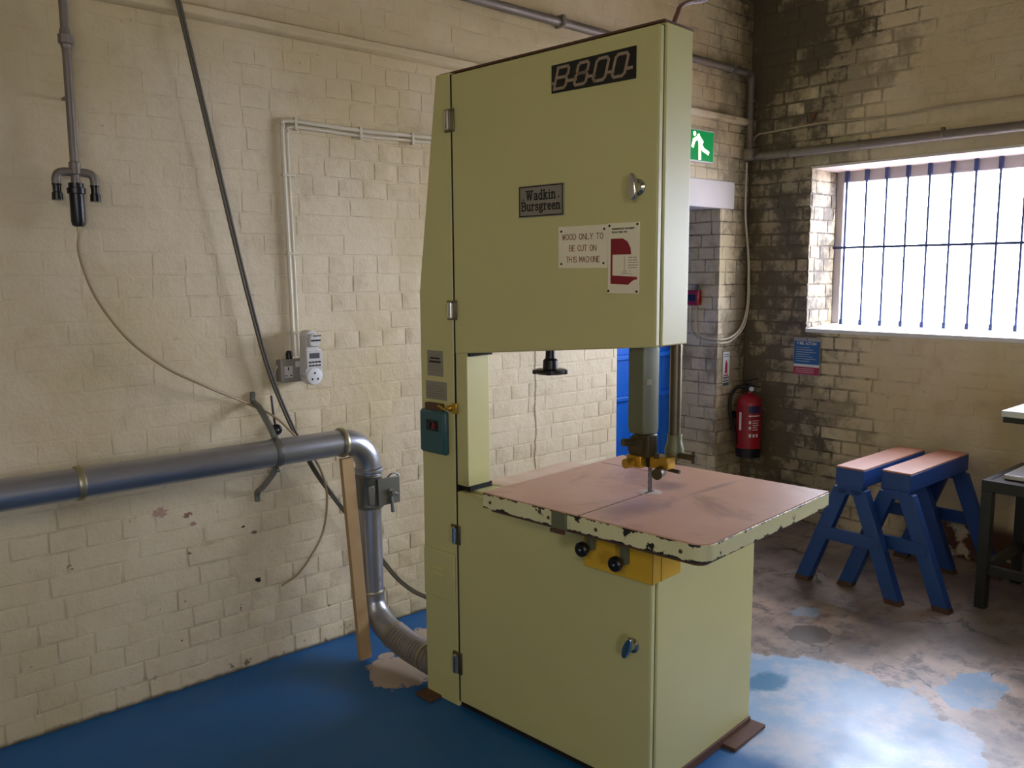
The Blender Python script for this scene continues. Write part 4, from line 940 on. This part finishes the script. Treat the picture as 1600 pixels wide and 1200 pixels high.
saw_horse(3.785, 4.448, 1.640, 'blue saw horse with worn brown top, nearer the black steel stand')

# ================================================================== BLACK STAND AND BENCH MACHINE
sx0, sx1, sy0, sy1, sz = 3.97, 4.47, .78, 1.345, .585
st = thing('steel_stand', 'black angle-steel stand beside the blue saw horses', 'stand', ((sx0 + sx1) / 2, (sy0 + sy1) / 2, 0))
for x in (sx0, sx1 - .045):
    for y in (sy0, sy1 - .045): G().box((x, y, 0), (x + .045, y + .045, sz - .05)).build('leg', 'blacksteel', st, bevel=.002)
for x in (sx0, sx1 - .03): G().box((x, sy0, sz - .05), (x + .03, sy1, sz)).build('top_rail', 'blacksteel', st, bevel=.002)
for y in (sy0, sy1 - .03): G().box((sx0 + .03, y, sz - .05), (sx1 - .03, y + .03, sz)).build('top_rail', 'blacksteel', st, bevel=.002)
for x in (sx0 + .008, sx1 - .038): G().box((x, sy0 + .045, .16), (x + .03, sy1 - .045, .20)).build('lower_rail', 'blacksteel', st, bevel=.002)
for y in (sy0 + .008, sy1 - .038): G().box((sx0 + .045, y, .16), (sx1 - .045, y + .03, .20)).build('lower_rail', 'blacksteel', st, bevel=.002)
G().box((sx0 + .03, sy0 + .03, sz - .012), (sx1 - .03, sy1 - .03, sz - .002)).build('top_panel', 'castiron', st)
bmn = thing('bench_machine', 'brown cast iron bench machine with bright table on black stand', 'machine', (4.2, 1.1, sz))
G().box((4.05, .90, sz + .001), (4.36, 1.285, sz + .022)).build('base', 'whitetop', bmn, bevel=.004)
G().lathe((4.20, 1.13, sz + .022), (0, 0, 1), [(0, .062), (.02, .052), (.06, .046), (.24, .046), (.262, .06)], 24).build('pillar', 'castiron', bmn)
G().box((3.98, .80, .872), (4.42, 1.290, .900)).build('work_table', 'whitetop', bmn, bevel=.003)
G().box((3.985, .805, .848), (4.415, 1.283, .873)).build('table_rim', 'blacksteel', bmn, bevel=.002)

# lead from the top of the saw to the ceiling
o = G().tube([(1.774 + .10, 1.418 + .04, 2.143), at_y(1059, 20, 1.462), at_y(1064, 10, 1.462), at_y(1078, 3, 1.462), at_y(1105, -3, 1.462), at_y(1150, -40, 1.462), at_y(1180, -200, 1.462), at_y(1185, -200, 1.462) + Vector((0, 0, .9))], .0065, 8, 8).build('overhead_cable', 'cable_brown')
tag(o, 'brown cable arching up from the top of the band saw', 'cable')

o = G().prism([(0, 0), (.022, .045), (-.022, .045)], (XW - .001, 2.574, 2.352), (0, 1, 0), (0, 0, 1), (-.012, 0, 0)).build('rust_plate', 'rust', bevel=.002)
tag(o, 'small rusty triangular plate on the wall above the window', 'plate')
